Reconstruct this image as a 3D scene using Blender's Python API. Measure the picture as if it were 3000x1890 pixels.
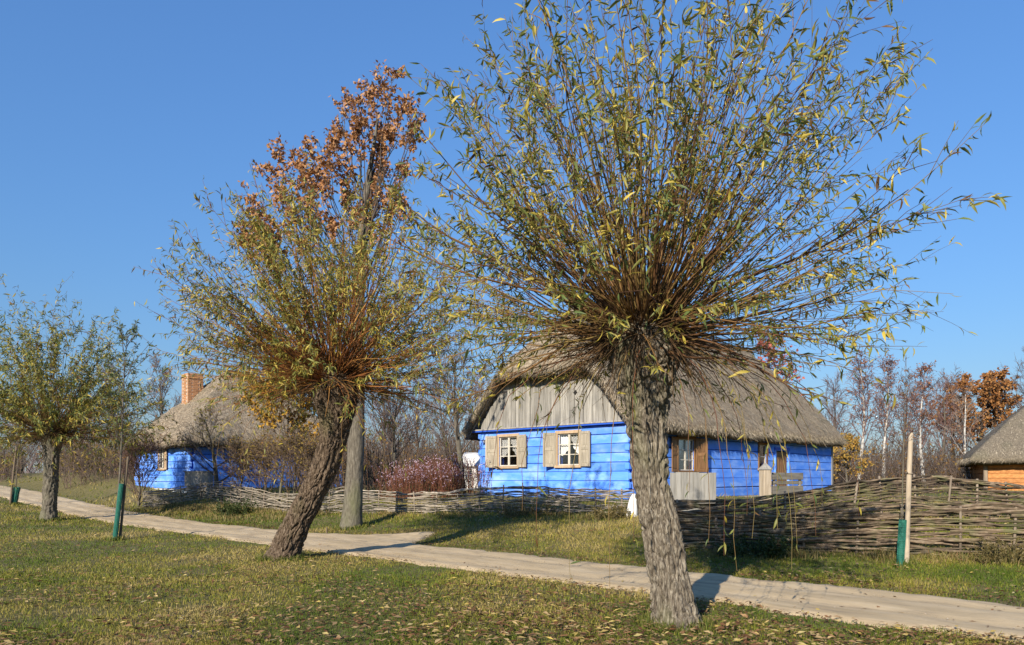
import bpy, bmesh, math
import numpy as np
from mathutils import Matrix, Vector

# ------------------------------------------------------------------ camera, sky, sun, exposure
sc = bpy.context.scene
COL = sc.collection
for o in list(bpy.data.objects):
    bpy.data.objects.remove(o)
FPX, HX, HY, EYE = 2200.0, 1500.0, 1400.0, 1.6      # focal length and horizon in photo pixels, eye height
cam = bpy.data.cameras.new('camera')
cam.sensor_width = 36.0
cam.lens = FPX / 3000 * 36.0
cam.shift_y = (HY - 945.0) / 3000.0
cam.clip_end = 3000.0
cam_o = bpy.data.objects.new('camera', cam)
COL.objects.link(cam_o)
cam_o.location = (0, 0, EYE)
cam_o.rotation_euler = (math.radians(90), 0, 0)
sc.camera = cam_o

SUN_EL, SUN_AZ = math.radians(25.0), math.radians(25.0)   # shadows fall away from the camera, to its right
world = bpy.data.worlds.new('World')
sc.world = world
world.use_nodes = True
wn, wl = world.node_tree.nodes, world.node_tree.links
bg = wn['Background']
skyt = wn.new('ShaderNodeTexSky')
skyt.sky_type = 'NISHITA'
skyt.sun_disc = False
skyt.sun_elevation = SUN_EL
skyt.sun_rotation = math.pi + SUN_AZ
skyt.air_density = 2.0
skyt.dust_density = 0.0
skyt.ozone_density = 10.0
skyg = wn.new('ShaderNodeGamma')          # one tone curve for the whole sky
skyg.inputs[1].default_value = 0.72
skym = wn.new('ShaderNodeMixRGB')          # and one tint
skym.blend_type = 'MULTIPLY'
skym.inputs[0].default_value = 1.0
skym.inputs[2].default_value = (0.554, 0.737, 1.066, 1.0)
wl.new(skyt.outputs[0], skyg.inputs[0])
wl.new(skyg.outputs[0], skym.inputs[1])
wl.new(skym.outputs[0], bg.inputs[0])
bg.inputs[1].default_value = 0.15

sun = bpy.data.lights.new('sun', 'SUN')
sun.energy = 4.8
sun.angle = math.radians(0.53)
sun.color = (1.0, 0.91, 0.77)
sun_o = bpy.data.objects.new('sun', sun)
COL.objects.link(sun_o)
sd = Vector((math.sin(SUN_AZ) * math.cos(SUN_EL), math.cos(SUN_AZ) * math.cos(SUN_EL), -math.sin(SUN_EL)))
sun_o.rotation_euler = sd.to_track_quat('-Z', 'Y').to_euler()
sun_o.location = (-20, -40, 30)

sc.view_settings.view_transform = 'Standard'
sc.view_settings.look = 'None'
sc.view_settings.exposure = 0.68
sc.view_settings.gamma = 1.0
sc.view_settings.use_curve_mapping = False
sc.render.engine = 'CYCLES'
sc.cycles.max_bounces = 6
sc.cycles.diffuse_bounces = 3
sc.cycles.glossy_bounces = 2
sc.cycles.transmission_bounces = 4
sc.cycles.transparent_max_bounces = 8
sc.cycles.caustics_reflective = False
sc.cycles.caustics_refractive = False
sc.cycles.use_denoising = True

# ------------------------------------------------------------------ numeric helpers
R = np.random.default_rng


def _hash(ix, iy, iz, seed):
    n = (ix.astype(np.int64) * 374761393 + iy.astype(np.int64) * 668265263 + iz.astype(np.int64) * 2147483647 + seed * 1274126177) & 0xFFFFFFFF
    n = ((n ^ (n >> 13)) * 1274126177) & 0xFFFFFFFF
    n = n ^ (n >> 16)
    return (n & 0xFFFF) / 65535.0


def noise3(x, y, z=0.0, seed=0):
    """value noise 0..1"""
    x, y, z = np.broadcast_arrays(np.asarray(x, float), np.asarray(y, float), np.asarray(z, float))
    ix, iy, iz = np.floor(x), np.floor(y), np.floor(z)
    fx, fy, fz = x - ix, y - iy, z - iz
    fx, fy, fz = [f * f * f * (f * (f * 6 - 15) + 10) for f in (fx, fy, fz)]
    r = 0
    for dx in (0, 1):
        for dy in (0, 1):
            for dz in (0, 1):
                w = (fx if dx else 1 - fx) * (fy if dy else 1 - fy) * (fz if dz else 1 - fz)
                r = r + w * _hash(ix + dx, iy + dy, iz + dz, seed)
    return r


def fbm(x, y, z=0.0, seed=0, octv=4):
    a, s, t = 0.5, 0, 0
    f = 1.0
    for k in range(octv):
        s = s + a * noise3(np.asarray(x) * f, np.asarray(y) * f, np.asarray(z) * f, seed + k * 17)
        t += a
        a *= 0.5
        f *= 2.03
    return s / t


def sstep(a, b, x):
    t = np.clip((np.asarray(x, float) - a) / (b - a), 0, 1)
    return t * t * (3 - 2 * t)


S2 = math.sqrt(0.5)


def uv(X, Y):
    X, Y = np.asarray(X, float), np.asarray(Y, float)
    return (X + Y) * S2, (Y - X) * S2


def xy(u, v):
    return (u - v) * S2, (u + v) * S2


def ground(X, Y):
    """terrain height: flat lawn and path, a bank up to the houses, a rise along the path far away"""
    u, v = uv(X, Y)
    g = 1.1 * sstep(24, 62, v)
    Hb = 0.5 + 0.4 * sstep(0, 10, v)
    wid = 7.5 - 4.2 * sstep(24, 33, v)
    b = Hb * np.clip((u - 11.4) / wid, 0, 1)
    b = np.where(u > 11.4 + wid, Hb, b)
    soft = sstep(0, 1, np.clip((u - 11.2) / (wid + .4), 0, 1))
    b = 0.6 * b + 0.4 * Hb * soft
    h = g + b
    m = 1 - (sstep(7.6, 8.4, u) * (1 - sstep(11.0, 13.5, u)))
    h = h + m * 0.07 * (fbm(X / 2.3, np.asarray(Y) / 2.3, 0, 5, 2) - 0.5)
    return h


def px(x, y, Y):
    """a photo pixel at a given depth -> world point"""
    return np.array([(x - HX) / FPX * Y, Y, EYE - (y - HY) / FPX * Y])


def gz(X, Y):
    return float(ground(X, Y))


def lerp(xs, ys, x):
    return np.interp(x, xs, ys)


def unit(a):
    return a / np.maximum(np.linalg.norm(a, axis=-1, keepdims=True), 1e-9)


# ------------------------------------------------------------------ mesh helpers
def mesh_np(name, verts, faces_list, smooth=False, color=None):
    """faces_list: list of (n,k) int arrays"""
    me = bpy.data.meshes.new(name)
    verts = np.asarray(verts, np.float32)
    me.vertices.add(len(verts))
    me.vertices.foreach_set('co', verts.ravel())
    faces_list = [np.asarray(f, np.int32) for f in faces_list if len(f)]
    nl = sum(f.size for f in faces_list)
    npoly = sum(len(f) for f in faces_list)
    me.loops.add(nl)
    me.loops.foreach_set('vertex_index', np.concatenate([f.ravel() for f in faces_list]))
    me.polygons.add(npoly)
    sizes = np.concatenate([np.full(len(f), f.shape[1], np.int32) for f in faces_list])
    starts = np.concatenate([[0], np.cumsum(sizes)[:-1]]).astype(np.int32)
    me.polygons.foreach_set('loop_start', starts)
    me.polygons.foreach_set('loop_total', sizes)
    if smooth:
        me.polygons.foreach_set('use_smooth', np.ones(npoly, bool))
    me.update(calc_edges=True)
    if color is not None:
        at = me.color_attributes.new('tint', 'FLOAT_COLOR', 'POINT')
        c = np.ones((len(verts), 4), np.float32)
        c[:, :3] = color
        at.data.foreach_set('color', c.ravel())
    return me


def tubes(P, Rr, sides=5, cap=True):
    """P (N,S,3) centre lines, Rr (N,S) radii -> verts, [quads, caps]"""
    P = np.asarray(P, float)
    N, S, _ = P.shape
    Rr = np.broadcast_to(np.asarray(Rr, float), (N, S))
    T = np.gradient(P, axis=1) if S > 2 else np.repeat((P[:, 1:] - P[:, :1]), 2, axis=1)
    T = unit(T)
    ref = np.zeros_like(T)
    chord = unit(P[:, -1] - P[:, 0])
    alt = np.where(np.abs(chord[:, 2:3]) > 0.8, np.array([[1.0, 0, 0]]), np.array([[0, 0, 1.0]]))
    ref[:] = alt[:, None, :]
    A = unit(np.cross(T, ref))
    B = np.cross(T, A)
    ang = np.linspace(0, 2 * np.pi, sides, endpoint=False)
    V = P[:, :, None, :] + Rr[:, :, None, None] * (np.cos(ang)[None, None, :, None] * A[:, :, None, :] + np.sin(ang)[None, None, :, None] * B[:, :, None, :])
    V = V.reshape(-1, 3)
    base = (np.arange(N) * S * sides)[:, None, None]
    i = np.arange(S - 1)[None, :, None] * sides
    j = np.arange(sides)[None, None, :]
    jn = (j + 1) % sides
    q = np.stack([base + i + j, base + i + jn, base + i + sides + jn, base + i + sides + j], -1).reshape(-1, 4)
    out = [q]
    if cap:
        b0 = (np.arange(N) * S * sides)[:, None] + np.arange(sides)[None, ::-1]
        b1 = (np.arange(N) * S * sides + (S - 1) * sides)[:, None] + np.arange(sides)[None, :]
        out += [b0, b1]
    return V, out


def merge(parts):
    """parts: list of (verts, faces_list[, color]) -> one"""
    vs, fs, cs, off = [], {}, [], 0
    for p in parts:
        v, fl = p[0], p[1]
        vs.append(v)
        if len(p) > 2:
            cs.append(np.broadcast_to(p[2], (len(v), 3)))
        for f in fl:
            if len(f):
                fs.setdefault(f.shape[1], []).append(np.asarray(f) + off)
        off += len(v)
    return np.concatenate(vs), [np.concatenate(f) for f in fs.values()], (np.concatenate(cs) if cs else None)


def flat_leaves(pos, d, nrm, ln, wd, col, curl=0.12, prof=None):
    """leaves too small in the picture to show a curve: one folded blade of two triangles"""
    n = len(pos)
    d = unit(d)
    side = unit(np.cross(d, nrm))
    up = np.cross(side, d)
    ln = np.broadcast_to(ln, n)[:, None]
    wd = np.broadcast_to(wd, n)[:, None]
    c = pos + d * ln * .45 + up * wd * .22
    V = np.stack([pos, c - side * wd * .55, pos + d * ln, c + side * wd * .55], 1)
    b = (np.arange(n) * 4)[:, None]
    return V.reshape(-1, 3), [b + np.array([[0, 2, 1]]), b + np.array([[0, 3, 2]])], np.repeat(np.asarray(col), 4, axis=0)


def leaves(pos, d, nrm, ln, wd, col, curl=0.12, prof=(0.75, 1.0, 0.55)):
    """folded leaf blades: 8 verts, 8 triangles-ish each"""
    n = len(pos)
    d = unit(d)
    side = unit(np.cross(d, nrm))
    up = np.cross(side, d)
    ln = np.broadcast_to(ln, n)[:, None]
    wd = np.broadcast_to(wd, n)[:, None]
    V = np.empty((n, 8, 3))
    V[:, 0] = pos
    fold = 0.22
    for k, (t, w) in enumerate(((0.33, prof[0] if len(prof) == 2 else prof[1]), (0.68, prof[-1]))):
        c = pos + d * ln * t + up * ln * (curl * 4 * t * (1 - t))
        V[:, 1 + k * 3] = c - side * wd * 0.5 * w + up * wd * fold
        V[:, 2 + k * 3] = c
        V[:, 3 + k * 3] = c + side * wd * 0.5 * w + up * wd * fold
    V[:, 7] = pos + d * ln - up * ln * curl * 0.4
    b = (np.arange(n) * 8)[:, None]
    tri = np.concatenate([b + np.array([[0, 2, 1]]), b + np.array([[0, 3, 2]]), b + np.array([[4, 5, 7]]), b + np.array([[5, 6, 7]])])
    quad = np.concatenate([b + np.array([[1, 2, 5, 4]]), b + np.array([[2, 3, 6, 5]])])
    C = np.repeat(np.asarray(col), 8, axis=0)
    return V.reshape(-1, 3), [tri, quad], C


_boxes = {}


def box_mesh(dx, dy, dz, c=0.008):
    key = (round(dx, 2), round(dy, 3), round(dz, 3), c)
    if key not in _boxes:
        bm = bmesh.new()
        bmesh.ops.create_cube(bm, size=1.0)
        for v in bm.verts:
            v.co = Vector((v.co.x * dx, v.co.y * dy, v.co.z * dz))
        if c:
            bmesh.ops.bevel(bm, geom=bm.edges[:], offset=min(c, 0.3 * min(dx, dy, dz)), segments=1, affect='EDGES')
        me = bpy.data.meshes.new('block')
        bm.to_mesh(me)
        bm.free()
        _boxes[key] = me
    return _boxes[key].copy() if False else _boxes[key]


# ------------------------------------------------------------------ object helpers
W = {}


def thing(name, label, cat, loc, group=None):
    o = bpy.data.objects.new(name, None)
    COL.objects.link(o)
    o.empty_display_size = 0.2
    o.location = loc
    W[o.name] = Matrix.Translation(Vector(loc))
    o['label'] = label
    o['category'] = cat
    if group:
        o['group'] = group
    return o


def add(name, me, material=None, parent=None, M=None, kind=None, label=None):
    """link a mesh; M is its world matrix (identity = vertices already in world space)"""
    M = M if M is not None else Matrix.Identity(4)
    o = bpy.data.objects.new(name, me)
    COL.objects.link(o)
    if material is not None:
        if me.users > 1 and len(me.materials) and me.materials[0] is not material:
            o.material_slots[0].link = 'OBJECT'
            o.material_slots[0].material = material
        elif not len(me.materials):
            me.materials.append(material)
        else:
            me.materials[0] = material
    if parent is not None:
        o.parent = parent
        o.matrix_parent_inverse = W[parent.name].inverted()
    o.matrix_basis = M
    W[o.name] = M.copy()
    if kind:
        o['kind'] = kind
    if label:
        o['label'] = label
    return o


def tag(o, label, cat, group=None, kind=None):
    o['label'] = label
    o['category'] = cat
    if group:
        o['group'] = group
    if kind:
        o['kind'] = kind
    return o


def recenter(verts, loc):
    return np.asarray(verts) - np.asarray(loc)


# ------------------------------------------------------------------ materials
def newmat(name):
    m = bpy.data.materials.new(name)
    m.use_nodes = True
    nt = m.node_tree
    return m, nt.nodes, nt.links, nt.nodes['Principled BSDF']


def rgb(c):
    return (c[0], c[1], c[2], 1.0)


def pmat(name, cols, scale=(4, 4, 4), rough=0.85, bump=0.3, bscale=None, rotz=0.0, objrand=0.0, detail=6, dist=0.02, spots=None, spec=0.3, ramp_lo=.30, ramp_hi=.72):
    """world-space noise between colours, bump, optional per-object variation and a second spot colour"""
    m, n, l, b = newmat(name)
    geo = n.new('ShaderNodeNewGeometry')
    rot = n.new('ShaderNodeVectorRotate')
    rot.rotation_type = 'Z_AXIS'
    rot.inputs['Angle'].default_value = -rotz
    l.new(geo.outputs['Position'], rot.inputs['Vector'])
    oi = n.new('ShaderNodeObjectInfo')
    vadd = n.new('ShaderNodeVectorMath')
    vadd.operation = 'ADD'
    cx = n.new('ShaderNodeCombineXYZ')
    mul = n.new('ShaderNodeMath')
    mul.operation = 'MULTIPLY'
    mul.inputs[1].default_value = 37.0 if objrand else 0.0
    l.new(oi.outputs['Random'], mul.inputs[0])
    for k in range(3):
        l.new(mul.outputs[0], cx.inputs[k])
    l.new(rot.outputs[0], vadd.inputs[0])
    l.new(cx.outputs[0], vadd.inputs[1])
    mp = n.new('ShaderNodeMapping')
    mp.inputs['Scale'].default_value = scale
    l.new(vadd.outputs[0], mp.inputs[0])
    tx = n.new('ShaderNodeTexNoise')
    tx.inputs['Scale'].default_value = 1.0
    tx.inputs['Detail'].default_value = detail
    tx.inputs['Roughness'].default_value = 0.62
    l.new(mp.outputs[0], tx.inputs['Vector'])
    ramp = n.new('ShaderNodeValToRGB')
    el = ramp.color_ramp.elements
    while len(el) < len(cols):
        el.new(0.5)
    for k, c in enumerate(cols):
        el[k].position = ramp_lo + (ramp_hi - ramp_lo) * k / max(1, len(cols) - 1)
        el[k].color = rgb(c)
    l.new(tx.outputs[0], ramp.inputs[0])
    out = ramp.outputs[0]
    if spots:
        col, sscale, lo, hi, mixf = spots
        mp2 = n.new('ShaderNodeMapping')
        mp2.inputs['Scale'].default_value = sscale
        l.new(rot.outputs[0], mp2.inputs[0])
        t2 = n.new('ShaderNodeTexNoise')
        t2.inputs['Scale'].default_value = 1.0
        t2.inputs['Detail'].default_value = 5
        l.new(mp2.outputs[0], t2.inputs['Vector'])
        mr = n.new('ShaderNodeMapRange')
        mr.inputs[1].default_value = lo
        mr.inputs[2].default_value = hi
        mr.inputs[4].default_value = mixf
        l.new(t2.outputs[0], mr.inputs[0])
        mx = n.new('ShaderNodeMixRGB')
        mx.inputs[2].default_value = rgb(col)
        l.new(mr.outputs[0], mx.inputs[0])
        l.new(out, mx.inputs[1])
        out = mx.outputs[0]
    if objrand:
        mr = n.new('ShaderNodeMapRange')
        mr.inputs[3].default_value = 1 - objrand
        mr.inputs[4].default_value = 1 + objrand
        l.new(oi.outputs['Random'], mr.inputs[0])
        hs = n.new('ShaderNodeHueSaturation')
        l.new(mr.outputs[0], hs.inputs['Value'])
        l.new(out, hs.inputs['Color'])
        out = hs.outputs[0]
    l.new(out, b.inputs['Base Color'])
    b.inputs['Roughness'].default_value = rough
    b.inputs['Specular IOR Level'].default_value = spec
    if bump:
        bp = n.new('ShaderNodeBump')
        bp.inputs['Strength'].default_value = bump
        bp.inputs['Distance'].default_value = dist
        if bscale:
            mp3 = n.new('ShaderNodeMapping')
            mp3.inputs['Scale'].default_value = bscale
            l.new(vadd.outputs[0], mp3.inputs[0])
            t3 = n.new('ShaderNodeTexNoise')
            t3.inputs['Scale'].default_value = 1.0
            t3.inputs['Detail'].default_value = 8
            t3.inputs['Roughness'].default_value = 0.7
            l.new(mp3.outputs[0], t3.inputs['Vector'])
            l.new(t3.outputs[0], bp.inputs['Height'])
        else:
            l.new(tx.outputs[0], bp.inputs['Height'])
        l.new(bp.outputs[0], b.inputs['Normal'])
    return m


def tintmat(name, rough=0.6, trans=0.35, spec=0.3):
    """colour from the mesh's own tint attribute (leaf colours), with light passing through"""
    m, n, l, b = newmat(name)
    at = n.new('ShaderNodeVertexColor')
    at.layer_name = 'tint'
    l.new(at.outputs[0], b.inputs['Base Color'])
    b.inputs['Roughness'].default_value = rough
    b.inputs['Specular IOR Level'].default_value = spec
    if trans:
        tr = n.new('ShaderNodeBsdfTranslucent')
        l.new(at.outputs[0], tr.inputs[0])
        mix = n.new('ShaderNodeMixShader')
        mix.inputs[0].default_value = trans
        l.new(b.outputs[0], mix.inputs[1])
        l.new(tr.outputs[0], mix.inputs[2])
        l.new(mix.outputs[0], n['Material Output'].inputs[0])
    return m


def glassmat(name):
    m, n, l, b = newmat(name)
    tr = n.new('ShaderNodeBsdfTransparent')
    gl = n.new('ShaderNodeBsdfGlossy')
    gl.inputs['Roughness'].default_value = 0.04
    fr = n.new('ShaderNodeFresnel')
    fr.inputs[0].default_value = 1.5
    ml = n.new('ShaderNodeMath')
    ml.operation = 'MULTIPLY_ADD'
    ml.inputs[1].default_value = 0.7
    ml.inputs[2].default_value = 0.01
    l.new(fr.outputs[0], ml.inputs[0])
    mx = n.new('ShaderNodeMixShader')
    l.new(ml.outputs[0], mx.inputs[0])
    l.new(tr.outputs[0], mx.inputs[1])
    l.new(gl.outputs[0], mx.inputs[2])
    l.new(mx.outputs[0], n['Material Output'].inputs[0])
    return m


A45 = math.radians(45)
M_lawn = pmat('lawn_soil', [(.09, .085, .022), (.15, .125, .04), (.22, .17, .075)], (9, 9, 9), 0.95, 0.9, (40, 40, 40), dist=0.04, ramp_lo=.36, ramp_hi=.66,
              spots=((.20, .15, .085), (.5, .5, .5), .52, .72, .6))
M_sand = pmat('path_sand', [(.40, .30, .17), (.50, .38, .225), (.58, .455, .285)], (3.0, .7, 1.6), 0.95, 0.5, (45, 45, 45), A45, dist=0.02,
              spots=((.25, .185, .12), (6, 1.6, 5), .52, .72, .6))
M_blueL = pmat('blue_limewash', [(.07, .225, .78), (.105, .28, .85), (.14, .325, .88)], (1.3, 1.3, 5), 0.9, 0.5, (5, 5, 40), A45, 0.16, dist=0.015,
               spots=((.42, .58, .86), (1.5, 1.5, 3.2), .48, .76, .55), spec=.12)
M_blueD = pmat('blue_paint_trim', [(.02, .085, .46), (.035, .12, .58)], (3, 3, 3), 0.6, 0.2, None, A45, 0.1)
M_gboard = pmat('grey_gable_board', [(.16, .148, .128), (.28, .262, .228), (.38, .355, .31)], (14, 14, 1.1), 0.9, 0.5, (40, 40, 2.0), A45, 0.22,
                spots=((.10, .095, .09), (2.2, 2.2, 1.0), .5, .75, .6))
M_shut = pmat('pale_shutter_wood', [(.22, .19, .14), (.33, .285, .215), (.43, .375, .29)], (18, 18, 1.6), 0.85, 0.4, None, A45, 0.12)
M_brown = pmat('brown_window_wood', [(.13, .065, .028), (.22, .115, .05), (.30, .17, .08)], (16, 16, 1.5), 0.75, 0.4, None, A45, 0.15)
M_white = pmat('white_window_paint', [(.46, .42, .34), (.62, .58, .50)], (12, 12, 12), 0.7, 0.15)
M_tan = pmat('tan_casing_wood', [(.36, .25, .15), (.50, .37, .24)], (12, 12, 3), 0.8, 0.3, None, A45, 0.15)
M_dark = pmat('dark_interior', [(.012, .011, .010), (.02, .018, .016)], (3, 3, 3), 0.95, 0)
M_glass = glassmat('window_glass')
M_curt = pmat('white_curtain', [(.66, .66, .64), (.80, .80, .78)], (30, 30, 3), 0.9, 0.2)
M_thatch = pmat('grey_thatch', [(.13, .096, .062), (.32, .25, .168), (.50, .41, .29)], (20, 5, 9), 0.95, 1.0, (60, 14, 30), A45, dist=0.08, ramp_lo=.34, ramp_hi=.68,
                spots=((.11, .105, .06), (.8, .8, .8), .52, .78, .6))
M_thatchD = pmat('dark_thatch', [(.085, .07, .052), (.17, .14, .10), (.26, .215, .155)], (14, 14, 9), 0.95, 0.9, (40, 40, 34), 0, dist=0.05,
                 spots=((.09, .09, .05), (.8, .8, .8), .52, .78, .6))
M_straw = tintmat('straw_ends', 0.9, 0.1)
M_orange = pmat('orange_timber', [(.30, .115, .035), (.46, .20, .065), (.56, .28, .10)], (1.2, 12, 14), 0.8, 0.4, None, 0, 0.2)
M_post = pmat('weathered_post', [(.14, .105, .075), (.21, .165, .12), (.28, .23, .17)], (12, 12, 2), 0.9, 0.5, None, 0, 0.2)
M_rodL = pmat('pale_wattle_rod', [(.15, .125, .095), (.25, .215, .17), (.36, .31, .25)], (9, 9, 9), 0.9, 0.5, (50, 50, 50), 0, 0.45)
M_rodR = pmat('mossy_wattle_rod', [(.08, .055, .036), (.155, .112, .072), (.27, .21, .145)], (7, 7, 9), 0.9, 0.5, (50, 50, 50), 0, 0.5,
              spots=((.10, .11, .04), (3, 3, 3), .48, .68, .7))
M_stake = pmat('debarked_stake', [(.30, .235, .16), (.40, .325, .235), (.48, .40, .30)], (14, 14, 1.6), 0.85, 0.3, (30, 30, 3))
M_stakeD = pmat('dark_stake', [(.10, .075, .05), (.19, .145, .10)], (14, 14, 2), 0.9, 0.4)
M_guard = pmat('green_plastic_net', [(.014, .11, .075), (.035, .19, .14)], (30, 30, 30), 0.5, 0.2)
M_brick = pmat('orange_brick', [(.30, .14, .065), (.42, .21, .10), (.50, .28, .15)], (6, 6, 6), 0.9, 0.4, (60, 60, 60), 0, 0.2)
M_mortar = pmat('mortar', [(.38, .32, .25), (.46, .40, .32)], (20, 20, 20), 0.95, 0.4)
M_barkA = pmat('pale_willow_bark', [(.055, .042, .03), (.18, .148, .108), (.35, .305, .235)], (42, 42, 8), 0.95, 0.9, (75, 75, 16), dist=0.03, ramp_lo=.36, ramp_hi=.66,
               spots=((.14, .15, .06), (2.2, 2.2, .9), .54, .76, .5))
M_barkB = pmat('brown_willow_bark', [(.03, .02, .012), (.105, .072, .046), (.235, .178, .125)], (38, 38, 8), 0.95, 0.9, (70, 70, 16), dist=0.03, ramp_lo=.36, ramp_hi=.66,
               spots=((.12, .12, .045), (2.2, 2.2, .9), .54, .76, .45))
M_barkC = pmat('grey_oak_bark', [(.05, .042, .032), (.12, .104, .08), (.20, .178, .14)], (30, 30, 5), 0.95, 0.6, (45, 45, 9), dist=0.02,
               spots=((.15, .16, .07), (1.5, 1.5, .6), .5, .72, .5))
M_twig = tintmat('twig_bark', 0.7, 0.0)
M_leaf = tintmat('leaf', 0.5, 0.38, 0.4)
M_dry = tintmat('dry_leaf', 0.75, 0.25, 0.2)
M_grass = tintmat('grass_blade', 0.65, 0.3, 0.25)
M_bwhite = pmat('birch_bark', [(.07, .06, .055), (.46, .44, .40), (.66, .64, .59)], (5, 5, 9), 0.8, 0.2)
M_lime = pmat('white_limewash', [(.62, .60, .56), (.76, .75, .72)], (5, 5, 5), 0.9, 0.3)
M_stone = pmat('grey_stone', [(.30, .27, .23), (.42, .39, .34)], (5, 5, 5), 0.95, 0.5)
M_grey = pmat('grey_plank', [(.21, .195, .165), (.33, .31, .27), (.42, .39, .34)], (16, 16, 1.3), 0.9, 0.4, None, A45, 0.15)
M_greyH = pmat('dark_grey_plank', [(.13, .115, .09), (.23, .205, .165), (.31, .28, .23)], (2, 2, 16), 0.9, 0.4, None, A45, 0.2)
M_black = pmat('black_enamel', [(.01, .01, .015), (.014, .014, .02)], (3, 3, 3), 0.4, 0)

# ------------------------------------------------------------------ ground and path
def ground_grid():
    def axis(lo, hi, step, far, n):
        core = np.arange(lo, hi + 1e-6, step)
        t = np.linspace(0, 1, n + 1)[1:]
        left = lo - (far) * t ** 2.4
        right = hi + (far) * t ** 2.4
        return np.concatenate([left[::-1], core, right])
    xs = axis(-32, 34, 0.44, 900, 24)
    ys = axis(-4, 58, 0.44, 1200, 24)
    X, Y = np.meshgrid(xs, ys)
    Z = ground(X, Y)
    V = np.stack([X, Y, Z], -1).reshape(-1, 3)
    nx, ny = len(xs), len(ys)
    i, j = np.meshgrid(np.arange(nx - 1), np.arange(ny - 1))
    a = (j * nx + i).ravel()
    F = np.stack([a, a + 1, a + nx + 1, a + nx], -1)
    o = add('ground', mesh_np('ground', V, [F], True), M_lawn)
    o['kind'] = 'structure'


ground_grid()


def u_near(v):
    return 8.56 + 0.45 * (fbm(v * 1.3, 3.1, 0, 11, 4) - .5) + 0.16 * (fbm(v * 7, 9.1, 0, 12, 3) - .5)


def u_far(v):
    sp = np.interp(v, [14.2, 14.8, 15.3, 15.7, 16.4, 17.6, 19.8], [0, .55, 1.5, 1.75, 1.25, .6, 0])
    return 10.98 + sp + 0.5 * (fbm(v * 1.1, 7.7, 0, 13, 4) - .5) + 0.2 * (fbm(v * 6, 1.1, 0, 14, 3) - .5)


def path_mesh():
    v = np.concatenate([np.arange(-40, -6, .5), np.arange(-6, 50, .06), np.arange(50, 110, .5)])
    K = 22
    un, uf = u_near(v), u_far(v)
    t = np.linspace(0, 1, K)
    U = un[:, None] + (uf - un)[:, None] * t[None]
    Vv = np.repeat(v[:, None], K, 1)
    X, Y = xy(U, Vv)
    Z = ground(X, Y) + 0.014 + 0.03 * (fbm(X * 2, Y * 2, 0, 21, 3) - .5) - .022 * np.exp(-((U - 9.25 - .12 * np.sin(Vv * .4)) / .16) ** 2) - .022 * np.exp(-((U - 10.35 - .1 * np.sin(Vv * .4)) / .16) ** 2) + .03
    Z[:, 0] -= 0.045
    Z[:, -1] -= 0.045
    P = np.stack([X, Y, Z], -1).reshape(-1, 3)
    n = len(v)
    i, j = np.meshgrid(np.arange(K - 1), np.arange(n - 1))
    a = (j * K + i).ravel()
    F = np.stack([a, a + 1, a + K + 1, a + K], -1)
    o = add('sandy_path', mesh_np('path', P, [F], True), M_sand)
    o['kind'] = 'structure'


path_mesh()


def screen_scatter(n, y0, y1, rng, xmargin=120, near=5.6):
    """points on the ground spread evenly over the picture rows y0..y1 (photo pixels)"""
    xx = rng.uniform(-xmargin, 3000 + xmargin, n)
    yy = rng.uniform(y0, y1, n)
    Y = np.full(n, 15.0)
    for _ in range(14):
        X = (xx - HX) / FPX * Y
        h = ground(X, Y)
        Yn = (EYE - h) * FPX / np.maximum(yy - HY, 4)
        Y = 0.5 * Y + 0.5 * np.clip(Yn, near, 70)
    X = (xx - HX) / FPX * Y
    return X, Y


def blades(X, Y, hgt, wid, col, rng, lean=0.5, far=False):
    n = len(X)
    Z = ground(X, Y) - 0.004
    a = rng.uniform(0, 2 * np.pi, n)
    la = rng.uniform(0, 2 * np.pi, n)
    ll = rng.uniform(.1, 1, n) * lean * hgt
    dx, dy = np.cos(a) * wid * .5, np.sin(a) * wid * .5
    if far:
        V = np.stack([np.stack([X - dx, Y - dy, Z], -1), np.stack([X + dx, Y + dy, Z], -1), np.stack([X + np.cos(la) * ll, Y + np.sin(la) * ll, Z + hgt * .95], -1)], 1)
        return V.reshape(-1, 3), [(np.arange(n) * 3)[:, None] + np.array([[0, 1, 2]])], np.repeat(col, 3, 0)
    V = np.empty((n, 5, 3))
    V[:, 0] = np.stack([X - dx, Y - dy, Z], -1)
    V[:, 1] = np.stack([X + dx, Y + dy, Z], -1)
    mx, my = X + np.cos(la) * ll * .35, Y + np.sin(la) * ll * .35
    V[:, 2] = np.stack([mx + dx * .8, my + dy * .8, Z + hgt * .6], -1)
    V[:, 3] = np.stack([mx - dx * .8, my - dy * .8, Z + hgt * .6], -1)
    V[:, 4] = np.stack([X + np.cos(la) * ll, Y + np.sin(la) * ll, Z + hgt * .95], -1)
    b = (np.arange(n) * 5)[:, None]
    return V.reshape(-1, 3), [b + np.array([[0, 1, 2, 3]]), b + np.array([[3, 2, 4]])], np.repeat(col, 5, 0)


def mixcol(cols, w):
    cols = np.asarray(cols)
    w = np.clip(w, 0, 0.9999) * (len(cols) - 1)
    i = w.astype(int)
    f = (w - i)[:, None]
    return cols[i] * (1 - f) + cols[i + 1] * f


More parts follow.
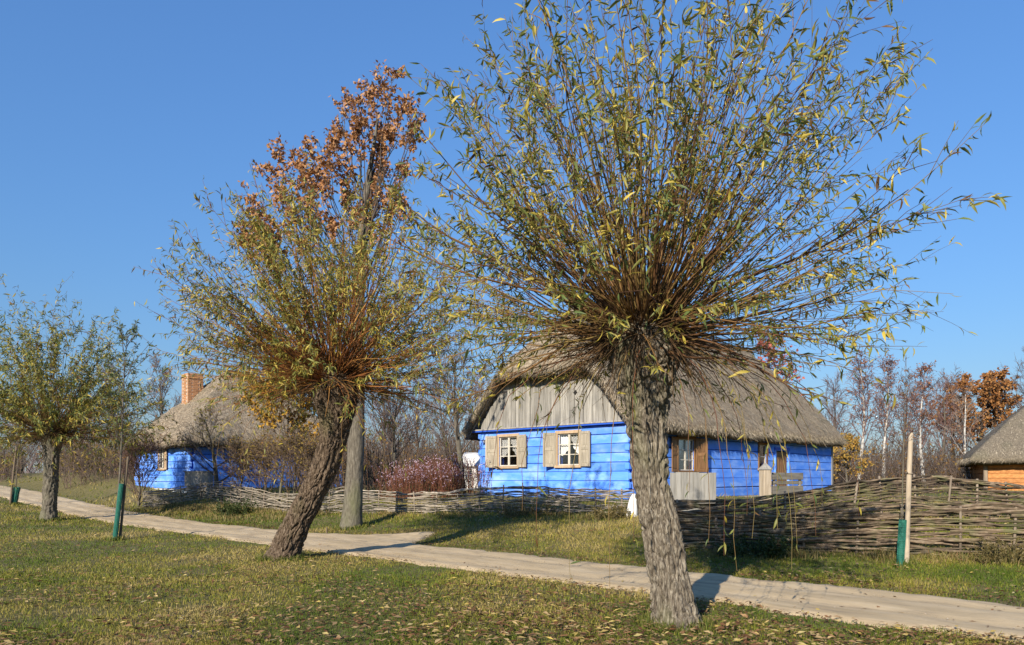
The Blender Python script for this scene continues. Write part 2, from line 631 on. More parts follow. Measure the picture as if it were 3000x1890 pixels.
def grass():
    rng = R(7)
    X1, Y1 = screen_scatter(255000, 1470, 1990, rng, 480)
    X2, Y2 = screen_scatter(100000, 1425, 1720, rng)
    X, Y = np.concatenate([X1, X2]), np.concatenate([Y1, Y2])
    u, v = uv(X, Y)
    jit = rng.normal(0, .09, len(u))
    on = (u > u_near(v) + .02 + jit) & (u < u_far(v) - .02 + jit)
    bare = fbm(X * 1.1, Y * 1.1, 0, 35, 3)
    k = ~on & (Y < 60) & (rng.uniform(0, 1, len(u)) > .5 * sstep(.60, .74, bare))
    X, Y, u, v = X[k], Y[k], u[k], v[k]
    n = len(X)
    bank = u > 10.5
    patch = fbm(X * .55, Y * .55, 0, 31, 4)
    fine = rng.uniform(0, 1, n)
    tuft = sstep(.5, .72, fbm(X * 3.1, Y * 3.1, 0, 33, 3))
    hgt = rng.uniform(.022, .062, n) * (.8 + .5 * tuft) * (0.7 + 0.9 * patch) * np.where(bank, 1.25, 1) * np.maximum(1, Y / 17)
    wid = np.maximum(.0045, .00075 * Y) * rng.uniform(.7, 1.3, n)
    w = np.clip((patch - .5) * 2.0 + .36 + .07 * bank + rng.normal(0, .2, n), 0, 1)
    col = mixcol([(.085, .13, .014), (.16, .185, .02), (.245, .225, .034), (.345, .265, .07), (.43, .335, .14)], w)
    col *= (0.75 + 0.5 * fine)[:, None]
    fr = Y > 12.5
    v_, f_, c_ = merge([blades(X[~fr], Y[~fr], hgt[~fr], wid[~fr], col[~fr], rng, .9), blades(X[fr], Y[fr], hgt[fr], wid[fr] * 1.25, col[fr], rng, .9, True)])
    o = add('lawn_grass', mesh_np('grass', v_, f_, False, c_), M_grass)
    tag(o, 'short green and straw coloured lawn grass beside the path', 'grass', kind='stuff')
    return


grass()


# ------------------------------------------------------------------ thatched roofs (height field with soft ridges)
def smin(a, b, k):
    h = np.clip(0.5 + 0.5 * (b - a) / k, 0, 1)
    return b * (1 - h) + a * h - k * h * (1 - h)


def thatch(L, Wd, ze, zr, oe, og, hipz, th=0.32, seed=1, step=0.14):
    """local x along the ridge 0..L, y across 0..Wd; eave z, ridge z, overhangs, z where the hips start"""
    xs = np.linspace(-og, L + og, int((L + 2 * og) / step) + 1)
    ys = np.linspace(-oe, Wd + oe, int((Wd + 2 * oe) / step) + 1)
    X, Y = np.meshgrid(xs, ys)
    sl = (zr - ze) / (Wd / 2 + oe)
    zf = ze + (Y + oe) * sl
    zb = ze + (Wd + oe - Y) * sl
    hs = 1.25 if hipz > ze + .5 else sl * 1.05
    zl = hipz + (X + og) * hs
    zrr = hipz + (L + og - X) * hs
    top = smin(smin(zf, zb, .14), smin(zl, zrr, .12), .13)
    edge = np.minimum(np.minimum(X + og, L + og - X), np.minimum(Y + oe, Wd + oe - Y))
    top = top - 0.13 * np.exp(-np.maximum(edge, 0) / 0.14)
    top = top + .16 * (fbm(X * 1.1, Y * 1.1, 0, seed, 3) - .5) + .10 * (fbm(X * 5, Y * 5, 0, seed + 3, 2) - .5)
    # bottom: along the slope-normal, so the eave is cut square
    bot = top - th * (1.0 + .22 * (fbm(X * 3, Y * 3, 0, seed + 9, 3) - .5))
    ny, nx = X.shape
    T = np.stack([X, Y, top], -1).reshape(-1, 3)
    inset = 0.10
    Xb = np.clip(X, -og + inset, L + og - inset)
    Yb = np.clip(Y, -oe + inset, Wd + oe - inset)
    B = np.stack([Xb, Yb, bot], -1).reshape(-1, 3)
    i, j = np.meshgrid(np.arange(nx - 1), np.arange(ny - 1))
    a = (j * nx + i).ravel()
    F1 = np.stack([a, a + 1, a + nx + 1, a + nx], -1)
    off = nx * ny
    F2 = F1[:, ::-1] + off
    ring = np.concatenate([np.arange(nx), np.arange(1, ny) * nx + nx - 1, (ny - 1) * nx + np.arange(nx - 2, -1, -1), np.arange(ny - 2, 0, -1) * nx])
    rn = np.roll(ring, -1)
    F3 = np.stack([ring, ring + off, rn + off, rn], -1)
    return np.concatenate([T, B]), [np.concatenate([F1, F2, F3])], (T[ring], xs, ys, top)


def straw_fringe(ring, ctr, rng, per=9, ln=.27):
    """loose straw ends hanging at the cut edge of the thatch"""
    P = np.repeat(ring, per, 0) + rng.normal(0, .05, (len(ring) * per, 3))
    d = P - ctr
    d[:, 2] = 0
    d = unit(d) * .7 + rng.normal(0, .25, P.shape)
    d[:, 2] -= rng.uniform(.5, 1.2, len(P))
    d = unit(d)
    P = P - d * .06
    P[:, 2] -= rng.uniform(0, .16, len(P))
    n = len(P)
    L_ = rng.uniform(.4, 1, n)[:, None] * ln
    s = unit(np.cross(d, rng.normal(0, 1, P.shape))) * rng.uniform(.006, .014, n)[:, None]
    V = np.stack([P - s, P + s, P + d * L_], 1).reshape(-1, 3)
    F = (np.arange(n) * 3)[:, None] + np.array([[0, 1, 2]])
    c = mixcol([(.15, .125, .09), (.28, .235, .17), (.42, .35, .25)], rng.uniform(0, 1, n))
    return V, [F], np.repeat(c, 3, 0)


def straw_surface(xs, ys, top, rng, n, drop=.35):
    """short straws lifting off the roof face"""
    x = rng.uniform(xs[1], xs[-2], n)
    y = rng.uniform(ys[1], ys[-2], n)
    ix = np.clip(((x - xs[0]) / (xs[1] - xs[0])).astype(int), 1, len(xs) - 2)
    iy = np.clip(((y - ys[0]) / (ys[1] - ys[0])).astype(int), 1, len(ys) - 2)
    z = top[iy, ix]
    gx = (top[iy, ix + 1] - top[iy, ix - 1]) / (xs[2] - xs[0])
    gy = (top[iy + 1, ix] - top[iy - 1, ix]) / (ys[2] - ys[0])
    z = z + gx * (x - xs[ix]) + gy * (y - ys[iy])
    d = unit(np.stack([-gx, -gy, -(gx ** 2 + gy ** 2)], -1) + 1e-6)
    nn = unit(np.stack([-gx, -gy, np.ones(n)], -1))
    d = unit(d + nn * rng.uniform(.05, .28, n)[:, None] + rng.normal(0, .14, (n, 3)))
    P = np.stack([x, y, z], -1) - nn * .01
    s = unit(np.cross(d, nn)) * rng.uniform(.008, .018, n)[:, None]
    L_ = rng.uniform(.12, .34, n)[:, None]
    V = np.stack([P - s, P + s, P + d * L_], 1).reshape(-1, 3)
    F = (np.arange(n) * 3)[:, None] + np.array([[0, 1, 2]])
    c = mixcol([(.19, .16, .115), (.35, .295, .215), (.52, .44, .325)], rng.uniform(0, 1, n))
    return V, [F], np.repeat(c, 3, 0)


def xform(M, V):
    A = np.array(M)
    return V @ A[:3, :3].T + A[:3, 3]


# ------------------------------------------------------------------ log cottages
def row_pieces(a0, a1, z0, z1, holes):
    """a plank a0..a1 x z0..z1 minus rectangular openings"""
    xs = sorted({a0, a1, *[min(max(h[0], a0), a1) for h in holes], *[min(max(h[1], a0), a1) for h in holes]})
    out = []
    for p, q in zip(xs, xs[1:]):
        if q - p < .02:
            continue
        segs = [(z0, z1)]
        mid = (p + q) / 2
        for h in holes:
            if h[0] < mid < h[1]:
                ns = []
                for s0, s1 in segs:
                    if h[3] <= s0 or h[2] >= s1:
                        ns.append((s0, s1))
                        continue
                    if h[2] - s0 > .03:
                        ns.append((s0, h[2]))
                    if s1 - h[3] > .03:
                        ns.append((h[3], s1))
                segs = ns
        for s in segs:
            if out and abs(out[-1][1] - p) < 1e-6 and abs(out[-1][2] - s[0]) < 1e-6 and abs(out[-1][3] - s[1]) < 1e-6:
                out[-1] = (out[-1][0], q, s[0], s[1])
            else:
                out.append((p, q, s[0], s[1]))
    return out


class House:
    def __init__(self, root, M, seed):
        self.root, self.M, self.rng = root, M, R(seed)

    def box(self, name, c, dims, mat, parent=None, rot=None, bev=.008, label=None):
        M = self.M @ Matrix.Translation(Vector(c))
        if rot:
            M = M @ rot
        return add(name, box_mesh(*dims, bev), mat, parent or self.root, M, label=label)

    def mesh(self, name, V, F, mat, parent=None, smooth=False, col=None, kind=None):
        V = np.asarray(V)
        return add(name, mesh_np(name, V, F, smooth, col), mat, parent or self.root, self.M, kind=kind)


def face_pt(face, a, z, out):
    """face 'g': gable at x=0 (a runs along y), face 'f': facade at y=0 (a runs along x); out = metres outwards"""
    return (-out, a, z) if face == 'g' else (a, -out, z)


def face_dims(face, da, dz, dout):
    return (dout, da, dz) if face == 'g' else (da, dout, dz)


def log_wall(H, face, a0, a1, z0, z1, rows, holes, mat, wall):
    rng = H.rng
    hh = (z1 - z0) / rows
    for k in range(rows):
        zb = z0 + k * hh + rng.normal(0, .006)
        zt = z0 + (k + 1) * hh - .012 - rng.uniform(0, .012)
        for (p, q, s0, s1) in row_pieces(a0, a1, zb, zt, holes):
            off = rng.uniform(-.007, .007)
            rot = Matrix.Rotation(rng.normal(0, .0016), 4, 'X' if face == 'g' else 'Y')
            H.box('log_plank', face_pt(face, (p + q) / 2, (s0 + s1) / 2, .03 + off), face_dims(face, q - p - .004, s1 - s0, .10), mat, wall, rot, .014)


def core_wall(H, name, face, a0, a1, z0, z1, holes, mat, inset=.09, th=.12):
    """solid wall behind the planks with real openings, one mesh"""
    bm = bmesh.new()
    zs = sorted({z0, z1, *[h[2] for h in holes], *[h[3] for h in holes]})
    for zb, zt in zip(zs, zs[1:]):
        for (p, q, s0, s1) in row_pieces(a0, a1, zb, zt, holes):
            r = bmesh.ops.create_cube(bm, size=1.0)
            c, d = face_pt(face, (p + q) / 2, (s0 + s1) / 2, -inset), face_dims(face, q - p, s1 - s0, th)
            for v in r['verts']:
                v.co = Vector((v.co.x * d[0] + c[0], v.co.y * d[1] + c[1], v.co.z * d[2] + c[2]))
    me = bpy.data.meshes.new(name)
    bm.to_mesh(me)
    bm.free()
    return add(name, me, mat, H.root, H.M)


def window(H, face, a0, a1, z0, z1, cols, rows, casing, sash, glassy=True, shutters=None, curtain=True, label=None):
    """casing boards, sashes with bars, panes, curtain, shutters (list of (hinge, width, open angle, material))"""
    am, zm = (a0 + a1) / 2, (z0 + z1) / 2
    w = H.box('window', face_pt(face, am, z1 + .05, .105), face_dims(face, a1 - a0 + .22, .11, .05), casing, label=label)
    H.box('sill', face_pt(face, am, z0 - .045, .125), face_dims(face, a1 - a0 + .24, .09, .10), casing, w)
    for s, aa in ((-1, a0), (1, a1)):
        H.box('casing_board', face_pt(face, aa + s * .045, zm, .10), face_dims(face, .09, z1 - z0, .045), casing, w)
    sw = (a1 - a0) / cols
    for c in range(cols):
        b0, b1 = a0 + c * sw + .004, a0 + (c + 1) * sw - .004
        f = .038
        for aa in (b0 + f / 2, b1 - f / 2):
            H.box('sash_stile', face_pt(face, aa, zm, .045), face_dims(face, f, z1 - z0 - .006, .04), sash, w, bev=.004)
        for k in range(rows + 1):
            zz = z0 + f / 2 + .003 + (z1 - z0 - f - .006) * k / rows
            H.box('sash_bar', face_pt(face, (b0 + b1) / 2, zz, .045), face_dims(face, b1 - b0 - 2 * f, f if k in (0, rows) else .028, .036), sash, w, bev=.004)
        for k in range(rows):
            zz = z0 + f / 2 + (z1 - z0 - f) * (k + .5) / rows
            rz = Matrix.Rotation(H.rng.normal(0, .012), 4, 'Z') @ Matrix.Rotation(H.rng.normal(0, .012), 4, 'X' if face == 'f' else 'Y')
            H.box('pane', face_pt(face, (b0 + b1) / 2, zz, .04), face_dims(face, b1 - b0 - 2 * f + .01, (z1 - z0 - f) / rows, .005), M_glass, w, rz, bev=0)
    if curtain:
        n = 24
        for s in (-1, 1):
            a = np.linspace(0, 1, n)
            t = np.linspace(0, 1, 7)
            A, T = np.meshgrid(a, t)
            half = (a1 - a0) / 2
            zl = .30 + .42 * A ** 2
            pa = am + s * (half * 1.02 - A * half * 1.0)
            pz = z1 - .02 - T * (z1 - z0) * (1 - zl) * (.98 - .25 * (A > .9))
            po = -.06 + .022 * np.sin(A * 26)
            P = np.stack([-po * 0 - po, pa, pz], -1) if face == 'g' else np.stack([pa, -po, pz], -1)
            i, j = np.meshgrid(np.arange(n - 1), np.arange(6))
            q = (j * n + i).ravel()
            F = np.stack([q, q + 1, q + n + 1, q + n], -1)
            H.mesh('curtain', P.reshape(-1, 3), [F], M_curt, w, True)
    for (hinge, sgn, width, ang, mat) in (shutters or []):
        # a framed and panelled leaf hinged at `hinge`, opening outwards by ang from flat on the wall
        fl = 'g' if face == 'g' else 'f'
        hp = Vector(face_pt(face, hinge, zm, .135))
        base = H.M @ Matrix.Translation(hp) @ Matrix.Rotation((-ang * sgn if face == 'g' else ang * sgn) * -1, 4, 'Z')

        def piece(nm, ca, cz, da, dz, th, o, par):
            M = base @ Matrix.Translation(Vector(face_pt(face, ca, cz, o)))
            return add(nm, box_mesh(*face_dims(face, da, dz, th), .006), mat, par, M)
        hh = z1 - z0 + .1
        sh = piece('shutter', sgn * width / 2, 0, width - .02, hh - .02, .016, 0, H.root)
        for ca in (.04, width - .04):
            piece('shutter_stile', sgn * ca, 0, .08, hh, .034, .004, sh)
        for cz in (-hh / 2 + .05, 0.02, hh / 2 - .05):
            piece('shutter_rail', sgn * width / 2, cz, width - .16, .095, .032, .004, sh)
        for cz in (-hh / 4, hh / 4):
            piece('shutter_panel', sgn * width / 2, cz, width - .24, hh / 2 - .24, .03, .0, sh)
    return w


def corner_ends(H, x, y, z0, z1, rows, mat):
    hh = (z1 - z0) / rows
    for k in range(rows):
        zz = z0 + (k + .5) * hh
        if k % 2:
            H.box('log_end', (x - .04 if x < .5 else x + .03, y + .03, zz), (.16, .17, hh * .66), mat, rot=Matrix.Rotation(H.rng.normal(0, .03), 4, 'X'), bev=.02)
        else:
            H.box('log_end', (x + .03, y - .045, zz), (.17, .16, hh * .66), mat, rot=Matrix.Rotation(H.rng.normal(0, .03), 4, 'Y'), bev=.02)


def big_cottage():
    cx, cy = 3.76, 24.0
    M = Matrix.Translation(Vector((cx, cy, 0))) @ Matrix.Rotation(A45, 4, 'Z')
    root = thing('blue_cottage', 'bright blue log cottage with half-hipped grey thatch and boarded gable behind the big willow', 'house', (cx, cy, .8))
    H = House(root, M, 3)
    L, Wd, z0, z1 = 15.7, 7.0, .78, 3.36
    gh = [(2.02, 2.97, 2.03, 3.12), (4.96, 5.90, 2.03, 3.12)]
    fh = [(2.68, 3.68, 1.85, 2.95), (8.55, 9.15, 1.98, 2.92), (10.0, 11.15, .95, 2.72)]
    wg = core_wall(H, 'gable_wall', 'g', .05, Wd - .05, z0, z1, gh, M_blueD)
    log_wall(H, 'g', .0, Wd, z0 + .12, z1 - .02, 8, gh, M_blueL, wg)
    wf = core_wall(H, 'facade_wall', 'f', .16, L - .05, z0, z1, fh, M_blueD)
    log_wall(H, 'f', .12, L, z0 + .12, z1 - .02, 7, fh, M_blueL, wf)
    # the two walls that face away, and the floor
    H.box('end_wall', (L - .06, Wd / 2 + .1, (z0 + z1) / 2), (.12, Wd - .45, z1 - z0), M_blueL)
    H.box('rear_wall', (L / 2, Wd - .06, (z0 + z1) / 2), (L - .3, .12, z1 - z0), M_blueL)
    H.box('floor', (L / 2, Wd / 2, z0 + .06), (L - .5, Wd - .5, .08), M_dark)
    H.box('partition', (5.2, Wd / 2, 2.1), (.1, Wd - .6, 2.4), M_brown)
    H.box('ceiling', (L / 2, Wd / 2, z1 - .03), (L - .4, Wd - .4, .05), M_dark)
    for (x, y) in ((0, 0), (0, Wd - .06)):
        corner_ends(H, x, y, z0 + .12, z1 - .02, 8, M_blueL)
    H.box('corner_board', (L + .02, -.06, (z0 + z1) / 2), (.14, .12, z1 - z0 - .2), M_gboard)
    H.box('footing', (-.02, Wd / 2, z0 + .02), (.26, Wd + .1, .2), M_stone, bev=.03)
    H.box('footing', (L / 2, -.02, z0 + .02), (L - .4, .26, .2), M_stone, bev=.03)
    # cornice boards
    H.box('cornice', (-.12, Wd / 2, z1 + .01), (.28, Wd + .5, .07), M_blueD)
    H.box('cornice', (-.255, Wd / 2, z1 + .055), (.06, Wd + .6, .05), M_gboard)
    H.box('cornice', (L / 2, -.14, z1 - .10), (L + .3, .16, .20), M_blueL)
    H.box('cornice', (L / 2 + .1, -.24, z1 + .03), (L + .4, .20, .09), M_blueL)
    # gable boards
    ze, zr, oe, og, hipz = 3.30, 7.85, .5, .55, 5.52
    sl = (zr - ze) / (Wd / 2 + oe)
    gb = []
    y = .06
    k = 0
    while y < Wd - .08:
        w = min(H.rng.uniform(.15, .24), Wd - .05 - y)
        zt = min(hipz - .15, ze + (min(y, Wd - y - w) + oe) * sl - .12)
        if zt > z1 + .2:
            H.box('gable_board', (-.05 + H.rng.uniform(-.012, .012), y + w / 2, (z1 + .085 + zt) / 2), (.03, w - .012, zt - z1 - .085), M_gboard,
                  rot=Matrix.Rotation(H.rng.normal(0, .003), 4, 'X'), bev=.004)
        y += w
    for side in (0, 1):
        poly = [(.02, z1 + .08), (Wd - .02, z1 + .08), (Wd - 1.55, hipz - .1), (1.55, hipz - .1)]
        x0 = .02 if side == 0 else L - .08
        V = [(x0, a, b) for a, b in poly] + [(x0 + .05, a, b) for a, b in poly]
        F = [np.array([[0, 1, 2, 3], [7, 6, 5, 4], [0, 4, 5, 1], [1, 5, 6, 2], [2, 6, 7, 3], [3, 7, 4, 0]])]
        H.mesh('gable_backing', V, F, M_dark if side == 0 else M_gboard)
    for (a, z) in ((2.21, 4.5), (5.03, 4.5)):  # dark plates paint the shade inside the diamond vents; no hole is cut
        H.box('vent_shade_plate', (-.068, a, z), (.02, .125, .125), M_dark, rot=Matrix.Rotation(A45, 4, 'X'), bev=0, label='dark painted diamond plate for the shade of a vent in the grey gable boards')
    # barge boards under the verge
    for s in (0, 1):
        ya, za = (-.38, ze - .15), None
        y0, zz0 = (-.36, ze - .02) if s == 0 else (Wd + .36, ze - .02)
        y1, zz1 = (1.42, hipz - .10) if s == 0 else (Wd - 1.42, hipz - .10)
        ln = math.hypot(y1 - y0, zz1 - zz0)
        an = math.atan2(zz1 - zz0, y1 - y0)
        H.box('barge_board', (-.30, (y0 + y1) / 2, (zz0 + zz1) / 2), (.035, ln, .15), M_gboard if s else M_shut, rot=Matrix.Rotation(an, 4, 'X'))
    # roof
    V, F, (ring, xs, ys, top) = thatch(L, Wd, ze + .18, zr, oe, og, hipz, .34, 5)
    rf = H.mesh('thatched_roof', V, F, M_thatch, None, True)
    a = straw_fringe(ring, np.array([L / 2, Wd / 2, 4]), H.rng, 22)
    b = straw_surface(xs, ys, top, H.rng, 42000)
    v, f, c = merge([a, b])
    H.mesh('straw_ends', v, f, M_straw, rf, False, c, 'stuff')
    # windows
    window(H, 'g', *gh[0], 2, 3, M_tan, M_white, shutters=[(2.02 - .06, -1, .50, .12, M_shut), (2.97 + .06, 1, .46, .55, M_shut)])
    window(H, 'g', *gh[1], 2, 3, M_tan, M_white, shutters=[(4.96 - .06, -1, .50, .12, M_shut), (5.90 + .06, 1, .48, .45, M_shut)])
    window(H, 'f', *fh[0], 2, 3, M_brown, M_white, shutters=[(2.68 - .06, -1, .50, .12, M_brown), (3.68 + .06, 1, .52, .35, M_brown)])
    window(H, 'f', *fh[1], 1, 2, M_brown, M_white, curtain=False)
    # door
    d = H.box('door', (10.575, .03, 1.83), (1.12, .05, 1.72), M_brown)
    for k in range(6):
        H.box('door_board', (10.09 + k * .194, -.012, 1.83), (.18, .03, 1.70), M_brown, d)
    H.box('door_lintel', (10.575, -.09, 2.80), (1.4, .07, .12), M_blueD, d)
    for s in (-1, 1):
        H.box('door_jamb', (10.575 + s * .63, -.09, 1.83), (.1, .06, 1.82), M_blueL, d)
    H.box('door_latch', (10.95, -.045, 1.75), (.03, .04, .16), M_black, d)
    # number plate 13
    p = H.box('number_plate', (-.095, 6.73, 2.96), (.012, .085, .19), M_black, label='small black house number plate reading 13')
    def stroke(a, z, da, dz):
        H.box('digit_stroke', (-.1035, 6.73 - a, 2.985 + z), (.005, da, dz), M_lime, p, bev=0)
    stroke(-.018, 0, .010, .075)
    stroke(-.025, .028, .012, .010)
    for z in (.034, 0, -.034):
        stroke(.014, z, .026, .009)
    stroke(.026, 0, .009, .075)


big_cottage()


def left_cottage():
    cx, cy = -14.8, 34.6
    M = Matrix.Translation(Vector((cx, cy, 0))) @ Matrix.Rotation(A45, 4, 'Z')
    root = thing('blue_cottage', 'smaller blue log cottage with brick chimney and fully hipped thatch', 'house', (cx, cy, 1.0))
    H = House(root, M, 9)
    L, Wd, z0, z1 = 8.0, 7.0, 1.0, 3.34
    gh = [(2.9, 3.65, 2.05, 3.05)]
    wg = core_wall(H, 'gable_wall', 'g', .05, Wd - .05, z0, z1, gh, M_blueD)
    log_wall(H, 'g', 0, Wd, z0 + .1, z1, 7, gh, M_blueL, wg)
    fh = []
    wf = core_wall(H, 'facade_wall', 'f', .16, L - .05, z0, z1, fh, M_blueD)
    log_wall(H, 'f', .12, L, z0 + .1, z1, 7, fh, M_blueL, wf)
    H.box('end_wall', (L - .06, Wd / 2 + .1, (z0 + z1) / 2), (.12, Wd - .45, z1 - z0), M_blueL)
    H.box('rear_wall', (L / 2, Wd - .06, (z0 + z1) / 2), (L - .3, .12, z1 - z0), M_blueL)
    H.box('ceiling', (L / 2, Wd / 2, z1 - .03), (L - .4, Wd - .4, .05), M_dark)
    H.box('floor', (L / 2, Wd / 2, z0 + .06), (L - .5, Wd - .5, .08), M_dark)
    H.box('footing', (-.02, Wd / 2, z0 - .06), (.34, Wd + .1, .26), M_lime, bev=.03)
    H.box('footing', (L / 2, -.02, z0 - .06), (L - .4, .3, .26), M_lime, bev=.03)
    corner_ends(H, 0, 0, z0 + .1, z1, 7, M_blueL)
    corner_ends(H, 0, Wd - .06, z0 + .1, z1, 7, M_blueL)
    H.box('cornice', (L / 2, -.12, z1 - .02), (L + .2, .14, .12), M_blueL)
    H.box('cornice', (-.12, Wd / 2, z1 - .02), (.14, Wd + .2, .12), M_blueL)
    window(H, 'g', *gh[0], 2, 3, M_tan, M_white, shutters=[(2.9 - .06, -1, .38, .1, M_tan)])
    V, F, (ring, xs, ys, top) = thatch(L, Wd, 3.42, 7.35, .55, .55, 3.42, .30, 15)
    rf = H.mesh('thatched_roof', V, F, M_thatch, None, True)
    v, f, c = merge([straw_fringe(ring, np.array([L / 2, Wd / 2, 4]), H.rng, 10), straw_surface(xs, ys, top, H.rng, 14000)])
    H.mesh('straw_ends', v, f, M_straw, rf, False, c, 'stuff')
    # chimney of single bricks
    a, b, w, zt = 1.75, 4.15, .80, 6.95
    ch = H.box('chimney', (a, b, (4.6 + zt) / 2), (w - .03, w - .03, zt - 4.6 - .02), M_mortar, rf, bev=0)
    hb = .092
    n = int((zt - 4.9) / hb)
    for k in range(n):
        z = zt - hb * (k + .5)
        grow = .035 if k in (1, 2) else 0
        for s in range(4):
            for j in range(4):
                t = -w / 2 + (j + .5) * w / 4 + (.05 if k % 2 else -.05) * (1 if 0 < j < 3 else 0)
                if (s % 2) and j in (0, 3):
                    continue
                off = w / 2 - .05 + grow + H.rng.uniform(-.006, .006)
                pos = [(t, -off), (off, t), (t, off), (-off, t)][s]
                d = (w / 4 - .012, .11, hb - .014) if s % 2 == 0 else (.11, w / 4 - .012, hb - .014)
                H.box('brick', (a + pos[0], b + pos[1], z), d, M_brick, ch, bev=.006)


left_cottage()


def barn():
    Yb = 42.0
    X0 = (2884 - HX) / FPX * Yb
    zb = 0.75
    root = thing('thatched_barn', 'low barn of orange planks under steep dark thatch at the right edge', 'barn', (X0, Yb, zb))
    M = Matrix.Translation(Vector((X0, Yb, 0))) @ Matrix.Rotation(math.radians(-27), 4, 'Z')
    H = House(root, M, 12)
    L, Wd, z1 = 11.0, 8.0, 2.66
    for (c, d) in (((L / 2, .09, (zb + z1) / 2), (L - .1, .1, z1 - zb)), ((.09, Wd / 2, (zb + z1) / 2), (.1, Wd - .3, z1 - zb)),
                   ((L - .09, Wd / 2, (zb + z1) / 2), (.1, Wd - .3, z1 - zb)), ((L / 2, Wd - .09, (zb + z1) / 2), (L - .1, .1, z1 - zb))):
        H.box('wall', c, d, M_orange)
    for x in (0.05, 4.6, 9.2):
        H.box('corner_post', (x, -.03, (zb + z1) / 2), (.2, .16, z1 - zb), M_post)
    hh = .27
    for k in range(7):
        for (a, b) in ((.17, 4.48), (4.72, 9.08), (9.32, 10.95)):
            H.box('wall_plank', ((a + b) / 2, -.005 + H.rng.uniform(-.01, .01), zb + (k + .5) * hh + .02), (b - a, .06, hh - .016), M_orange, bev=.012)
    for k in range(7):
        H.box('wall_plank', (-.005, Wd / 2, zb + (k + .5) * hh + .02), (.06, Wd - .3, hh - .016), M_orange, bev=.012)
    V, F, (ring, xs, ys, top) = thatch(L, Wd, 2.80, 7.3, .75, .75, 2.80, .34, 25)
    rf = H.mesh('thatched_roof', V, F, M_thatchD, None, True)
    v, f, c = merge([straw_fringe(ring, np.array([L / 2, Wd / 2, 4]), H.rng, 9), straw_surface(xs, ys, top, H.rng, 9000)])
    H.mesh('straw_ends', v, f, M_straw, rf, False, c, 'stuff')
    for k in range(5):
        x = 3.3 + k * 1.2
        for s in (-1, 1):
            H.box('ridge_board', (x, Wd / 2 + s * .72, 7.3 - .72 * .947 + .02), (.22, 1.7, .07), M_greyH, rf, rot=Matrix.Rotation(-s * .758, 4, 'X'))


barn()


def white_shed():
    Yb = 41.0
    x0, x1 = [(p - HX) / FPX * Yb for p in (1338, 1470)]
    zt, zb = 3.02, .8
    root = thing('white_shed', 'low whitewashed shed showing behind the purple asters at the cottage corner', 'shed', ((x0 + x1) / 2, Yb + 1.5, zb))
    M = Matrix.Identity(4)
    V = [(x0, Yb, zb), (x1, Yb, zb), (x1, Yb + 3, zb), (x0, Yb + 3, zb), (x0 + .22, Yb, 2.3), (x1, Yb, 2.3), (x1, Yb + 3, 2.3), (x0 + .22, Yb + 3, 2.3)]
    F = [np.array([[0, 1, 5, 4], [1, 2, 6, 5], [2, 3, 7, 6], [3, 0, 4, 7], [4, 5, 6, 7]])]
    add('wall', mesh_np('wall', V, F), M_lime, root)
    V = [(x0 + .05, Yb - .25, 2.28), (x1, Yb - .25, 2.28), (x1, Yb + 1.2, zt), (x0 + .35, Yb + 1.2, zt), (x0 + .05, Yb - .25, 2.22), (x1, Yb - .25, 2.22), (x1, Yb + 3, 2.22), (x0 + .1, Yb + 3, 2.22)]
    F = [np.array([[0, 1, 2, 3], [4, 5, 1, 0], [3, 2, 6, 7], [4, 0, 3, 7], [5, 6, 2, 1], [7, 6, 5, 4]])]
    add('roof', mesh_np('roof', V, F), M_lime, root)


white_shed()


